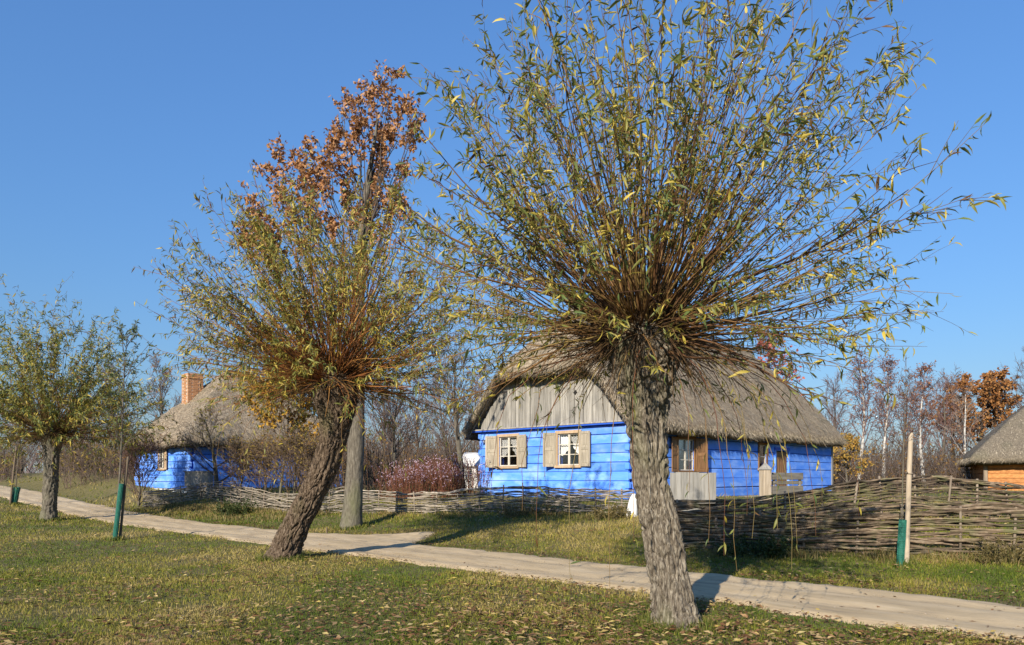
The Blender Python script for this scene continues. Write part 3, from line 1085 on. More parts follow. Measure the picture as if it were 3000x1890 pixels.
# ------------------------------------------------------------------ wattle fences
def wattle(label, pts, height, rows, seed, mat, rodr=(.011, .022), post_gap=.82, lean=0.0, group='woven wattle fences', rodlen=2.6, hfun=None):
    rng = R(seed)
    pts = np.asarray(pts, float)
    seg = np.linalg.norm(np.diff(pts, axis=0), axis=1)
    cum = np.concatenate([[0], np.cumsum(seg)])
    tot = cum[-1]

    def at(s):
        s = np.clip(s, 0, tot)
        return np.stack([np.interp(s, cum, pts[:, 0]), np.interp(s, cum, pts[:, 1])], -1)

    def nrm(s):
        d = at(np.asarray(s) + .3) - at(np.asarray(s) - .3)
        d = unit(d)
        return np.stack([-d[:, 1], d[:, 0]], -1)
    mid = at(np.array([tot / 2]))[0]
    loc = (mid[0], mid[1], gz(*mid))
    root = thing('wattle_fence', label, 'fence', loc, group)
    npst = int(tot / post_gap) + 1
    hs = lambda s: height * (1 + .10 * np.sin(s * .9 + seed)) * (hfun(s) if hfun else 1)
    for k in range(npst):
        s = min(k * post_gap + rng.normal(0, .03), tot)
        p = at(np.array([s]))[0]
        g = gz(*p)
        h = float(hs(s)) + rng.uniform(.0, .10)
        r = rng.uniform(.02, .03)
        tilt = rng.normal(0, .03, 2)
        P = np.array([[[p[0], p[1], g - .1], [p[0] + tilt[0] * .5, p[1] + tilt[1] * .5, g + h * .5], [p[0] + tilt[0], p[1] + tilt[1], g + h]]])
        V, F = tubes(P, np.array([[r * 1.1, r, r * .92]]), 6)
        add('fence_post', mesh_np('post', V, F), M_post, root)
    for row in range(rows):
        s = -rng.uniform(0, rodlen * .8)
        z_fr = (row + .5) / rows
        while s < tot:
            ln = rodlen * rng.uniform(.65, 1.25)
            a, b = max(s, -.12), min(s + ln, tot + .12)
            s += ln - rng.uniform(.05, .3)
            if b - a < .35:
                continue
            n = max(6, int((b - a) / .14))
            ss = np.linspace(a, b, n)
            p, nn = at(ss), nrm(ss)
            ext = np.where(ss < 0, ss, np.where(ss > tot, ss - tot, 0))
            dd = np.stack([nn[:, 1], -nn[:, 0]], -1)
            p = p + dd * ext[:, None]
            ph = np.pi * (ss / post_gap) + (np.pi if row % 2 else 0)
            r0 = rng.uniform(*rodr)
            if row >= rows - 2:
                r0 *= 1.35
            off = (.026 + r0) * np.sin(ph + np.pi / 2) + .02 * (fbm(ss * 1.3, row * 3.7, 0, seed, 2) - .5)
            g = ground(p[:, 0], p[:, 1])
            H_ = hs(ss)
            z = g + .02 + H_ * z_fr + .15 * (fbm(ss * 1.5, row * 7.3 + seed, 0, seed + 5, 3) - .5) + rng.normal(0, .014) + np.linspace(0, rng.normal(0, .05), n)
            if row == rows - 1 and rng.uniform() < .3:
                z += np.linspace(0, rng.uniform(0, .08), n)
            P = np.stack([p[:, 0] + nn[:, 0] * off, p[:, 1] + nn[:, 1] * off, np.maximum(z, g + .005)], -1)
            rr = r0 * np.linspace(1.15, .6, n) * (1 + .25 * (fbm(ss * 5, row * 1.7, 0, seed + 2, 2) - .5))
            V, F = tubes(P[None], rr[None], 5)
            add('fence_rod', mesh_np('rod', V, F, True), mat, root)
    return root


wattle('long low wattle fence in front of the blue gable and oak', [(-15.9, 32.6), (-13.2, 32.3), (-10.6, 30.0), (-6.95, 27.0), (-3.2, 24.4), (0, 22.5), (3.15, 20.0)], .72, 24, 41, M_rodL, (.012, .022), rodlen=3.4)
wattle('nearest wattle fence along the path behind the right-hand pale stake', [(3.35, 15.2), (5.45, 13.8), (8.5, 12.5), (12.6, 10.7), (15.5, 9.4)], .76, 37, 47, M_rodR, (.012, .027))
wattle('mossy wattle fence second from the path, running back to the barn', [(3.45, 15.6), (6.3, 16.2), (9.1, 16.8), (11.9, 17.5), (18.5, 19.2)], .84, 37, 53, M_rodR, (.012, .024), rodlen=3.2)


# ------------------------------------------------------------------ yard pieces
def yard():
    rng = R(88)
    # vertical board gate
    Yg = 19.4
    p0, p1 = px(1963, 1384, Yg), px(2098, 1384, Yg + .5)
    g = gz(p0[0], p0[1])
    root = thing('board_gate', 'grey gate of upright boards in front of the brown-shuttered window', 'gate', ((p0[0] + p1[0]) / 2, (p0[1] + p1[1]) / 2, g))
    d = p1 - p0
    an = math.atan2(d[1], d[0])
    ln = math.hypot(d[0], d[1])
    n = 8
    zt = p0[2]
    for k in range(n):
        c = p0 + d * (k + .5) / n
        t = zt + rng.uniform(-.012, .012)
        M = Matrix.Translation(Vector((c[0], c[1], (g + .06 + t) / 2))) @ Matrix.Rotation(an, 4, 'Z')
        add('gate_board', box_mesh(ln / n - .008, .025, t - g - .06, .004), M_grey, root, M)
    for z in (g + .3, zt - .2):
        c = (p0 + p1) / 2
        M = Matrix.Translation(Vector((c[0] - math.sin(an) * -.03, c[1] + .035, z))) @ Matrix.Rotation(an, 4, 'Z')
        add('gate_rail', box_mesh(ln, .03, .09, .004), M_grey, root, M)
    # limewashed gate post with cap
    Yp = 20.6
    c = px(2242, 1376, Yp)
    g = gz(c[0], c[1])
    w = 26 / FPX * Yp
    root = thing('gate_post', 'pale square gate post with a pointed cap before the small window', 'post', (c[0], c[1], g))
    M = Matrix.Translation(Vector((c[0], c[1], (g + c[2]) / 2 - .05))) @ Matrix.Rotation(.3, 4, 'Z')
    add('shaft', box_mesh(w, w, c[2] - g + .1, .012), M_stake, root, M)
    bm = bmesh.new()
    bmesh.ops.create_cone(bm, cap_ends=True, segments=4, radius1=w * .86, radius2=.015, depth=.19)
    bmesh.ops.rotate(bm, verts=bm.verts, cent=(0, 0, 0), matrix=Matrix.Rotation(A45, 3, 'Z'))
    me = bpy.data.meshes.new('cap')
    bm.to_mesh(me)
    bm.free()
    add('cap', me, M_grey, root, Matrix.Translation(Vector((c[0], c[1], c[2] + .095))) @ Matrix.Rotation(.3, 4, 'Z'))
    # horizontal plank gate
    q0, q1 = px(2262, 1380, Yp + .15), px(2352, 1390, Yp + 1.0)
    root = thing('plank_gate', 'dark grey gate of two wide horizontal planks beside the pale post', 'gate', tuple((q0 + q1) / 2 * np.array([1, 1, 0]) + np.array([0, 0, g])))
    d = q1 - q0
    an = math.atan2(d[1], d[0])
    ln = math.hypot(d[0], d[1])
    mid = (q0 + q1) / 2
    for (zt, zb) in ((0, .20), (.23, .33), (.37, .60)):
        M = Matrix.Translation(Vector((mid[0], mid[1] + (.05 if zt == .23 else 0), mid[2] - (zt + zb) / 2))) @ Matrix.Rotation(an, 4, 'Z')
        add('gate_plank', box_mesh(ln, .04, zb - zt, .008), M_greyH, root, M)
    for t in (.08, .92):
        c = q0 + d * t
        M = Matrix.Translation(Vector((c[0], c[1] + .05, (g + c[2]) / 2))) @ Matrix.Rotation(an, 4, 'Z')
        add('gate_stile', box_mesh(.09, .05, c[2] - g - .05, .006), M_greyH, root, M)
    # pale round-topped post at the fence end
    c = px(1858, 1446, 19.7)
    g = gz(c[0], c[1])
    n = 9
    t = np.linspace(0, 1, n)
    P = np.stack([c[0] + .07 * (t - 1), np.full(n, c[1]), g - .05 + (c[2] - g + .05) * t], -1)
    rr = np.array([.15, .15, .145, .14, .135, .125, .11, .08, .03])
    V, F = tubes(P[None], rr[None], 12)
    V = V + .02 * (fbm(V[:, 0] * 6, V[:, 1] * 6, V[:, 2] * 6, 4, 2)[:, None] - .5)
    o = add('stone_post', mesh_np('stone_post', recenter(V, (c[0], c[1], g)), F, True), M_lime, None, Matrix.Translation(Vector((c[0], c[1], g))))
    tag(o, 'whitish round-topped post at the end of the low fence beside the willow trunk', 'post')
    # grey board box by the left cottage
    c = px(583, 1400, 33.4)
    g = gz(c[0], c[1])
    w, h = 1.05, .62
    root = thing('board_box', 'grey wooden board box behind the fence by the left cottage', 'box', (c[0], c[1], c[2] - .5))
    for k in range(4):
        M = Matrix.Translation(Vector((c[0] - w / 2 + (k + .5) * w / 4, c[1] - .2, c[2] - .05)))
        add('box_board', box_mesh(w / 4 - .012, .03, h, .004), M_grey, root, M)
    for s in (-1, 1):
        add('box_side', box_mesh(.03, .4, h, .004), M_grey, root, Matrix.Translation(Vector((c[0] + s * (w / 2 + .017), c[1], c[2] - .05))))
    add('box_lid', box_mesh(w + .12, .5, .04, .006), M_grey, root, Matrix.Translation(Vector((c[0], c[1], c[2] + h / 2 - .025))))
    for s in (-1, 1):
        add('box_foot', box_mesh(.08, .36, .5, .004), M_grey, root, Matrix.Translation(Vector((c[0] + s * w * .4, c[1], c[2] - .6))))


yard()


# ------------------------------------------------------------------ trees
def bark_trunk(cl, rad, nseg, nring, seed, depth=.042, fscale=17.0, flare=0.0, lump=0.06):
    """cl (k,3) centre line, rad (k) radii; displaced furrowed bark"""
    cl, rad = np.asarray(cl, float), np.asarray(rad, float)
    d = np.concatenate([[0], np.cumsum(np.linalg.norm(np.diff(cl, axis=0), axis=1))])
    s = np.linspace(0, d[-1], nring)

    def smooth(vals):
        # Catmull-Rom through the given points
        out = np.empty(nring)
        for k, x in enumerate(s):
            i = min(max(np.searchsorted(d, x) - 1, 0), len(d) - 2)
            t = (x - d[i]) / (d[i + 1] - d[i])
            p0, p1, p2, p3 = vals[max(i - 1, 0)], vals[i], vals[i + 1], vals[min(i + 2, len(d) - 1)]
            out[k] = .5 * (2 * p1 + (p2 - p0) * t + (2 * p0 - 5 * p1 + 4 * p2 - p3) * t * t + (3 * p1 - p0 - 3 * p2 + p3) * t ** 3)
        return out
    C = np.stack([smooth(cl[:, k]) for k in range(3)], -1)
    Rr = smooth(rad)
    ang = np.linspace(0, 2 * np.pi, nseg, endpoint=False)
    ca, sa = np.cos(ang)[None, :], np.sin(ang)[None, :]
    S_ = s[:, None]
    nx, ny = ca * Rr[:, None], sa * Rr[:, None]
    lumpf = 1 + lump * 2 * (1 + 1.6 * sstep(.72, .9, S_ / s[-1])) * (fbm(nx * 3.2 + 5, ny * 3.2, S_ * 1.6, seed, 3) - .5)
    # interlacing long ridges
    wx = .10 * (fbm(nx * 4, ny * 4, S_ * 3.0, seed + 31, 3) - .5)
    wz = .5 * (fbm(nx * 5, ny * 5, S_ * 2.0, seed + 37, 2) - .5)
    def groove(fs, fz, sd, w):
        n = noise3((nx + wx) * fs, (ny + wx) * fs, (S_ + wz) * fz, sd)
        return np.exp(-((n - .5) / w) ** 2)
    g1 = groove(fscale, fscale * .24, seed + 1, .13)
    g2 = groove(fscale * 2.0, fscale * .6, seed + 2, .15)
    r3 = noise3(nx * 60, ny * 60, S_ * 26, seed + 3)
    amp = .55 + .9 * fbm(nx * 2.2, ny * 2.2, S_ * 1.1, seed + 50, 2)
    disp = amp * (depth * (.6 - 1.0 * g1 - .6 * g2) + depth * .35 * (r3 - .5))
    foot = flare * np.exp(-S_ / .22) * (1 + .8 * (fbm(ca * 1.7 + 3, sa * 1.7, 0, seed + 8, 2) - .3))
    rr = Rr[:, None] * (lumpf + foot) + disp
    V = np.empty((nring, nseg, 3))
    V[..., 0] = C[:, 0:1] + ca * rr
    V[..., 1] = C[:, 1:2] + sa * rr
    V[..., 2] = C[:, 2:3]
    i = np.arange(nring - 1)[:, None] * nseg
    j = np.arange(nseg)[None, :]
    jn = (j + 1) % nseg
    q = np.stack([i + j, i + jn, i + nseg + jn, i + nseg + j], -1).reshape(-1, 4)
    top = (nring - 1) * nseg + np.arange(nseg)
    return V.reshape(-1, 3), [q, top[None]]


def shoots_paths(P0, D, Ln, S, rng, updroop, wob=.05):
    """curved shoots: P0 start, D direction, Ln length, updroop >0 bends up, <0 bends down"""
    n = len(P0)
    t = np.linspace(0, 1, S)[None, :, None]
    side = unit(np.cross(D, rng.normal(0, 1, (n, 3))))
    w1 = rng.normal(0, wob, n)[:, None, None] * Ln[:, None, None]
    w2 = rng.normal(0, wob * .45, n)[:, None, None] * Ln[:, None, None]
    side2 = np.cross(D, side)
    P = P0[:, None] + D[:, None] * Ln[:, None, None] * t + side[:, None] * w1 * t ** 2 + side2[:, None] * w2 * np.sin(t * 7)
    P[:, :, 2] += (updroop * Ln)[:, None] * (t[0, :, 0] ** 2)[None]
    return P


def along(P, idx, t):
    """points and tangents at parameter t on path idx"""
    S = P.shape[1]
    f = t * (S - 1)
    i = np.minimum(f.astype(int), S - 2)
    w = (f - i)[:, None]
    a, b = P[idx, i], P[idx, i + 1]
    return a * (1 - w) + b * w, unit(b - a)


WILLOW_COLS = [(.04, .07, .028), (.065, .10, .034), (.10, .13, .036), (.155, .165, .04), (.24, .21, .045), (.37, .29, .045), (.45, .35, .07)]
WILLOW_COLS = [tuple(1.3 * q for q in c) for c in WILLOW_COLS]


def willow(label, cl, rad, head, hr, seed, nsh, lenf, xscale, nleaf, bark, colshift, leaflen, whips, nbase, nseg=190, nring=320, leafy=(.5, 1.0), dead=1100, inner=.42, twt=(1, 1, 1)):
    rng = R(seed)
    base = np.array(cl[0])
    base_loc = (base[0], base[1], gz(base[0], base[1]))
    root = thing('willow_tree', label, 'tree', base_loc, 'pollard willows along the path')
    V, F = bark_trunk(cl, rad, nseg, nring, seed, flare=.34, lump=.09)
    add('trunk', mesh_np('trunk', V, F, True), bark, root)
    head = np.array(head)
    # shoots
    n = nsh
    th = np.arccos(1 - rng.uniform(0, 1, n) ** 1.08 * 1.16)
    az = rng.uniform(0, 2 * np.pi, n)
    D = np.stack([np.sin(th) * np.cos(az), np.sin(th) * np.sin(az), np.cos(th)], -1)
    st = D * np.array([hr * 1.25, hr * 1.1, hr * .75])
    P0 = head + st * rng.uniform(.45, 1.0, n)[:, None] + rng.normal(0, hr * .15, (n, 3))
    D = unit(D * np.array([xscale, .85, 1]) + rng.normal(0, .11, (n, 3)))
    thd = np.degrees(np.arccos(np.clip(D[:, 2], -1, 1)))
    Ln = np.interp(thd, *lenf) * rng.beta(5, 1.6, n) * 1.12 * np.where(rng.uniform(0, 1, n) < .25, rng.uniform(.45, .8, n), 1)
    bend = np.interp(thd, [0, 35, 70, 95, 125], [0.0, .04, .10, -.05, -.30]) + rng.normal(0, .05, n)
    P = shoots_paths(P0, D, Ln, 9, rng, bend, .075)
    r0 = (.0048 + .0052 * (Ln / Ln.max())) * rng.uniform(.6, 1.35, n) * np.where(rng.uniform(0, 1, n) < .14, 1.7, 1)
    tap = np.linspace(1, .22, 9)[None]
    tc = mixcol([(.085, .042, .02), (.145, .07, .027), (.205, .115, .038), (.255, .175, .058)], rng.uniform(0, 1, n)) * np.array(twt)
    parts = [(*tubes(P, r0[:, None] * tap, 4, False), np.repeat(tc, 36, 0))]
    # short dead stubs and old twigs that make the tangled head
    m = dead
    thb = np.arccos(1 - rng.uniform(0, 1, m) * 1.55)
    azb = rng.uniform(0, 2 * np.pi, m)
    Db = np.stack([np.sin(thb) * np.cos(azb), np.sin(thb) * np.sin(azb), np.cos(thb)], -1)
    Pb0 = head + Db * np.array([hr * 1.2, hr * 1.05, hr * .8]) * rng.uniform(.5, 1, m)[:, None]
    Db = unit(Db + rng.normal(0, .35, (m, 3)))
    Lb = rng.uniform(.18, .95, m) * hr * 2.2
    Pb = shoots_paths(Pb0, Db, Lb, 5, rng, np.where(Db[:, 2] < .3, -.3, .05) + rng.normal(0, .1, m), .1)
    cb = mixcol([(.045, .026, .015), (.09, .05, .022), (.14, .085, .035)], rng.uniform(0, 1, m))
    parts.append((*tubes(Pb, (rng.uniform(.003, .0075, m))[:, None] * np.linspace(1, .4, 5)[None], 3, False), np.repeat(cb, 15, 0)))
    # side twigs
    ns = int(n * 6.5)
    idx = rng.integers(0, n, ns)
    t = .25 + .72 * rng.beta(1.6, 1.1, ns)
    sp, sdir = along(P, idx, t)
    dv = unit(sdir + .48 * unit(np.cross(sdir, rng.normal(0, 1, (ns, 3)))))
    Ls = rng.uniform(.2, .95, ns) * (1.25 - .75 * t) * (Ln[idx] / 3.0)
    Ps = shoots_paths(sp, dv, Ls, 3, rng, rng.normal(-.06, .1, ns), .06)
    parts.append((*tubes(Ps, (r0[idx] * .42)[:, None] * np.linspace(1, .4, 3)[None], 3, False), np.repeat(tc[idx] * .9, 9, 0)))
    # long hanging whips
    if len(whips):
        wp = np.array(whips)
        k = len(wp)
        Dw = unit(np.stack([wp[:, 0], wp[:, 1], np.full(k, -.1)], -1))
        Pw0 = head + Dw * hr * .9 - np.array([0, 0, hr * .3])
        tt = np.linspace(0, 1, 12)[None, :, None]
        out = np.hypot(wp[:, 0], wp[:, 1])[:, None, None]
        Pw = Pw0[:, None] + Dw[:, None] * out * (1 - (1 - tt) ** 2.4)
        Pw[:, :, 2] -= wp[:, 2:3] * (tt[0, :, 0] ** 1.7)[None]
        Pw += rng.normal(0, .012, Pw.shape)
        cw = mixcol([(.13, .05, .025), (.19, .11, .04), (.22, .17, .06)], rng.uniform(0, 1, k))
        parts.append((*tubes(Pw, np.linspace(.0062, .002, 12)[None], 4, False), np.repeat(cw, 48, 0)))
    v, f, c = merge(parts)
    add('shoots', mesh_np('shoots', v, f, False, c), M_twig, root, kind='stuff')
    # leaves: on side twigs and on the outer part of the shoots
    n1 = int(nleaf * .55)
    wgt = np.clip(np.interp(thd[idx], [0, 50, 85, 115], [1.3, 1.15, .6, .12]) * (t - inner), .012, None)
    i1 = rng.choice(ns, n1, p=wgt / wgt.sum())
    p1, d1 = along(Ps, i1, rng.uniform(.1, 1, n1))
    n2 = nleaf - n1
    w2 = np.interp(thd, [0, 50, 85, 115], [1.3, 1.15, .6, .15])
    i2 = rng.choice(n, n2, p=w2 / w2.sum())
    t2 = leafy[0] + (leafy[1] - leafy[0]) * rng.beta(1.9, 1.1, n2)
    p2, d2 = along(P, i2, t2)
    pos, dd = np.concatenate([p1, p2]), np.concatenate([d1, d2])
    if len(whips):
        nw = len(whips) * 8
        iw = rng.integers(0, len(whips), nw)
        pw, dw = along(Pw, iw, rng.uniform(.35, 1, nw))
        pos, dd = np.concatenate([pos, pw]), np.concatenate([dd, dw])
    if nbase:
        ib = rng.integers(0, m, nbase)
        pb, db = along(Pb, ib, rng.uniform(.3, 1, nbase))
        pos, dd = np.concatenate([pos, pb]), np.concatenate([dd, db])
    N = len(pos)
    ld = unit(dd * rng.uniform(.1, .8, N)[:, None] + unit(rng.normal(0, 1, (N, 3))) * .75 + np.array([0, 0, -1]) * rng.uniform(.0, 1.0, N)[:, None])
    nr = unit(rng.normal(0, 1, (N, 3)) + np.array([0, 0, .6]))
    ll = leaflen * rng.uniform(.55, 1.25, N)
    cw = np.clip(rng.beta(1.7, 2.6, N) + colshift + .10 * (fbm(pos[:, 0] * 1.3, pos[:, 1] * 1.3, pos[:, 2] * 1.3, seed, 2) - .5) * 2, 0, 1)
    col = mixcol(WILLOW_COLS, cw) * rng.uniform(.8, 1.2, N)[:, None]
    br = rng.uniform(0, 1, N) < .07
    col[br] = np.array([.16, .085, .03]) * rng.uniform(.7, 1.3, br.sum())[:, None]
    V, F, C = leaves(pos, ld, nr, ll, ll * rng.uniform(.14, .21, N), col, curl=.10, prof=(1.0, .72))
    add('foliage', mesh_np('foliage', V, F, False, C), M_leaf, root, kind='stuff')


def cl_px(pts, Y, lean=None):
    out, rad = [], []
    for k, (x, y, w) in enumerate(pts):
        yy = Y + (lean[k] if lean else 0)
        out.append(px(x, y, yy))
        rad.append(w / 2 / FPX * yy)
    return np.array(out), np.array(rad)


LENF_A = ([0, 33, 52, 77, 92, 112, 130], [3.45, 3.35, 2.95, 2.6, 2.3, 1.8, 1.1])
Y1 = 8.1
cl, rad = cl_px([(1984, 1850, 122), (1978, 1800, 114), (1963, 1690, 112), (1936, 1555, 106), (1910, 1425, 98), (1900, 1310, 102), (1897, 1195, 120), (1890, 1110, 165), (1885, 1040, 215), (1884, 975, 195), (1884, 930, 110), (1884, 915, 30)], Y1)
whipsA = [(-.55, -.25, 2.4), (-.30, -.5, 2.6), (-.15, -.5, 1.9), (.35, -.45, 1.9), (.55, -.5, 2.2), (.75, -.35, 1.9), (1.0, -.3, 1.8), (.9, .2, 1.7), (1.25, -.2, 2.0), (-.75, .1, 1.3),
          (-1.0, -.3, 1.6), (-1.3, -.2, 1.3), (.2, -.55, 1.4), (1.5, -.1, 1.9), (1.1, -.45, 2.2), (-.9, -.5, 1.9), (1.7, .2, 1.6), (1.9, -.2, 1.7), (.65, -.55, 1.3), (.45, -.6, 2.0)]
willow('tall pale-barked pollard willow with wide spray of shoots in front of the cottage roof', cl, rad, px(1884, 985, Y1), .36, 101, 540, LENF_A, 1.0, 18000, M_barkA, 0.18, .124, whipsA, 30, leafy=(.56, 1.0), inner=.5)

Y2 = 14.7
cl, rad = cl_px([(822, 1655, 96), (830, 1625, 90), (872, 1531, 84), (918, 1438, 80), (951, 1369, 78), (972, 1300, 80), (985, 1240, 88), (985, 1190, 118), (980, 1140, 132), (978, 1100, 110), (978, 1075, 30)], Y2)
whipsB = [(-1.2, -.3, 1.6), (-.9, -.5, 1.9), (-1.5, .1, 1.4), (-.6, -.6, 1.7), (-1.8, -.3, 1.5), (.8, -.4, 1.5), (1.1, -.2, 1.7), (1.4, -.4, 1.4), (.6, -.6, 2.1), (1.7, .2, 1.6), (2.0, -.1, 1.7), (-2.1, .2, 1.3), (.3, -.7, 1.9)]
willow('leaning brown-barked pollard willow beside the path with a bushy crown', cl, rad, px(975, 1120, Y2), .40, 202, 560, ([0, 30, 60, 85, 110, 130], [3.75, 3.5, 3.0, 2.75, 2.3, 1.5]), 1.0, 27000, M_barkB, 0.24, .13, whipsB, 60, 160, 290, leafy=(.5, 1.0), inner=.42, twt=(1.5, 1.12, .85))

Y3 = 26.6
cl, rad = cl_px([(142, 1535, 42), (144, 1500, 38), (147, 1440, 37), (150, 1380, 36), (152, 1330, 38), (152, 1295, 52), (152, 1265, 56), (152, 1245, 20)], Y3)
willow('short straight pollard willow near the left edge with grey-green crown', cl, rad, px(152, 1272, Y3), .34, 303, 400, ([0, 30, 60, 85, 110, 130], [5.0, 4.3, 3.7, 3.5, 2.9, 2.1]), 1.0, 20000, M_barkC, 0.16, .20,
       [(-.9, -.4, 1.6), (.8, -.4, 1.7), (1.3, .2, 1.5), (-1.4, .1, 1.7), (.4, -.6, 1.3), (1.7, -.3, 1.5), (-.5, -.7, 1.9), (2.0, .2, 1.4)], 260, 64, 120, leafy=(.25, 1.0), inner=.12)


def oak():
    rng = R(404)
    Yo = 22.4
    base = px(1030, 1548, Yo)
    g = gz(base[0], base[1])
    root = thing('oak_tree', 'tall oak with brown autumn leaves rising behind the leaning willow', 'tree', (base[0], base[1], g))
    cl, rad = cl_px([(1026, 1556, 72), (1031, 1520, 60), (1038, 1400, 50), (1044, 1280, 46), (1048, 1100, 40), (1050, 900, 34), (1060, 700, 26), (1075, 560, 18), (1095, 430, 11), (1110, 330, 5)], Yo)
    V, F = bark_trunk(cl, rad, 56, 240, 7, depth=.012, fscale=16, flare=.12, lump=.03)
    add('trunk', mesh_np('trunk', V, F, True), M_barkC, root)
    ends = [(1145, 225), (1080, 270), (1030, 300), (1185, 300), (1120, 300), (1000, 330), (1220, 345), (1060, 350), (1150, 380), (990, 400), (1100, 400), (1200, 400), (930, 430), (1040, 440), (1130, 460), (820, 430),
            (860, 450), (960, 460), (780, 480), (880, 500), (1000, 500), (1190, 480), (800, 540), (850, 560), (920, 540), (740, 570), (770, 620), (1010, 560), (1090, 520), (720, 640), (830, 640), (900, 620), (980, 640), (1060, 600), (1150, 560), (1180, 620), (760, 690), (700, 660), (1100, 660)]
    tc = np.array([c for c in cl])
    paths, tips = [], []
    for (x, y) in ends:
        for rep in range(2):
            e = px(x + rng.normal(0, 14), y + rng.normal(0, 12), Yo + rng.normal(0, 1.1))
            zst = np.clip(e[2] - rng.uniform(1.8, 4.2) - abs(e[0] - base[0]) * .6, 5.0, 12.5)
            s = np.array([np.interp(zst, tc[:, 2], tc[:, 0]), Yo, zst])
            t = np.linspace(0, 1, 9)[:, None]
            m = s + (e - s) * np.array([.55, .55, .35])
            P = (1 - t) ** 2 * s + 2 * t * (1 - t) * m + t ** 2 * e
            P[1:-1] += rng.normal(0, .05, (7, 3))
            paths.append(P)
            tips.append(e)
    paths, tips = np.array(paths), np.array(tips)
    n = len(paths)
    ln = np.linalg.norm(paths[:, -1] - paths[:, 0], axis=1)
    parts = [(*tubes(paths, (.006 + .006 * ln)[:, None] * np.linspace(1, .16, 9)[None], 5, False), np.tile([[.075, .06, .05]], (n * 45, 1)))]
    ns = n * 13
    idx = rng.integers(0, n, ns)
    t = .62 + .38 * rng.beta(2.4, 1, ns)
    sp, sd_ = along(paths, idx, t)
    dv = unit(sd_ * .7 + rng.normal(0, .6, (ns, 3)) + np.array([0, 0, .25]))
    Ps = shoots_paths(sp, dv, rng.uniform(.15, .5, ns), 4, rng, rng.normal(.05, .1, ns), .08)
    parts.append((*tubes(Ps, np.linspace(.008, .003, 4)[None], 3, False), np.tile([[.08, .062, .05]], (ns * 12, 1))))
    v, f, c = merge(parts)
    add('branches', mesh_np('branches', v, f, False, c), M_twig, root, kind='stuff')
    nl = 11500
    il = rng.integers(0, ns, nl)
    pos, dd = along(Ps, il, rng.uniform(.45, 1, nl))
    pos = pos + rng.normal(0, .035, pos.shape)
    ld = unit(dd * .4 + unit(rng.normal(0, 1, (nl, 3))) + np.array([0, 0, -.35]))
    col = mixcol([(.16, .065, .028), (.31, .14, .055), (.44, .23, .10), (.55, .34, .18)], rng.beta(2, 1.7, nl))
    ll = rng.uniform(.08, .17, nl)
    V, F, C = flat_leaves(pos, ld, unit(rng.normal(0, 1, (nl, 3))), ll, ll * .55, col, .16, prof=(.75, 1.0))
    add('foliage', mesh_np('foliage', V, F, False, C), M_dry, root, kind='stuff')


oak()


# ------------------------------------------------------------------ generic bare or leafy trees for the background
def tree_arrays(rng, h, r, n1=16, n2=7, n3=5, spread=.75, up=.35, t0=.28, droop=0.0, l1=.42, twigr=.006, lean=.03):
    t = np.linspace(0, 1, 10)
    tr = np.stack([lean * h * t * rng.normal(0, 1) + .02 * h * np.sin(t * 5 + rng.uniform(0, 6)), lean * h * t * rng.normal(0, 1), h * .93 * t], -1)[None]
    out = [(tr, (r * (1 - .9 * t))[None], 6)]
    i1 = np.zeros(n1, int)
    tt = t0 + (1 - t0) * (np.arange(n1) + rng.uniform(0, 1, n1)) / n1 * .97
    p, d = along(tr, i1, tt)
    az = np.arange(n1) * 2.4 + rng.normal(0, .4, n1)
    D = unit(np.stack([np.cos(az) * spread, np.sin(az) * spread, np.full(n1, up) + .5 * rng.uniform(0, 1, n1)], -1))
    L1 = h * l1 * (1.05 - .75 * tt) * rng.uniform(.7, 1.2, n1)
    P1 = shoots_paths(p, D, L1, 7, rng, np.full(n1, .12), .08)
    out.append((P1, (r * .36 * (1.1 - tt))[:, None] * np.linspace(1, .25, 7)[None], 4))
    m = n1 * n2
    i2 = np.repeat(np.arange(n1), n2)
    t2 = rng.uniform(.25, 1, m)
    p, d = along(P1, i2, t2)
    D = unit(d + .75 * unit(rng.normal(0, 1, (m, 3))) + np.array([0, 0, .12]))
    P2 = shoots_paths(p, D, L1[i2] * rng.uniform(.25, .55, m), 4, rng, np.full(m, .05 - droop), .1)
    out.append((P2, np.maximum(r * .10, twigr * 1.3) * np.linspace(1, .45, 4)[None] * np.ones((m, 1)), 3))
    k = m * n3
    i3 = np.repeat(np.arange(m), n3)
    p, d = along(P2, i3, rng.uniform(.2, 1, k))
    D = unit(d + .7 * unit(rng.normal(0, 1, (k, 3))) + np.array([0, 0, -droop * 1.4]))
    P3 = shoots_paths(p, D, L1[i2][i3] * rng.uniform(.12, .3, k) + .12, 3, rng, np.full(k, -droop), .1)
    out.append((P3, twigr * np.linspace(1, .5, 3)[None] * np.ones((k, 1)), 3))
    return out, P2, P3


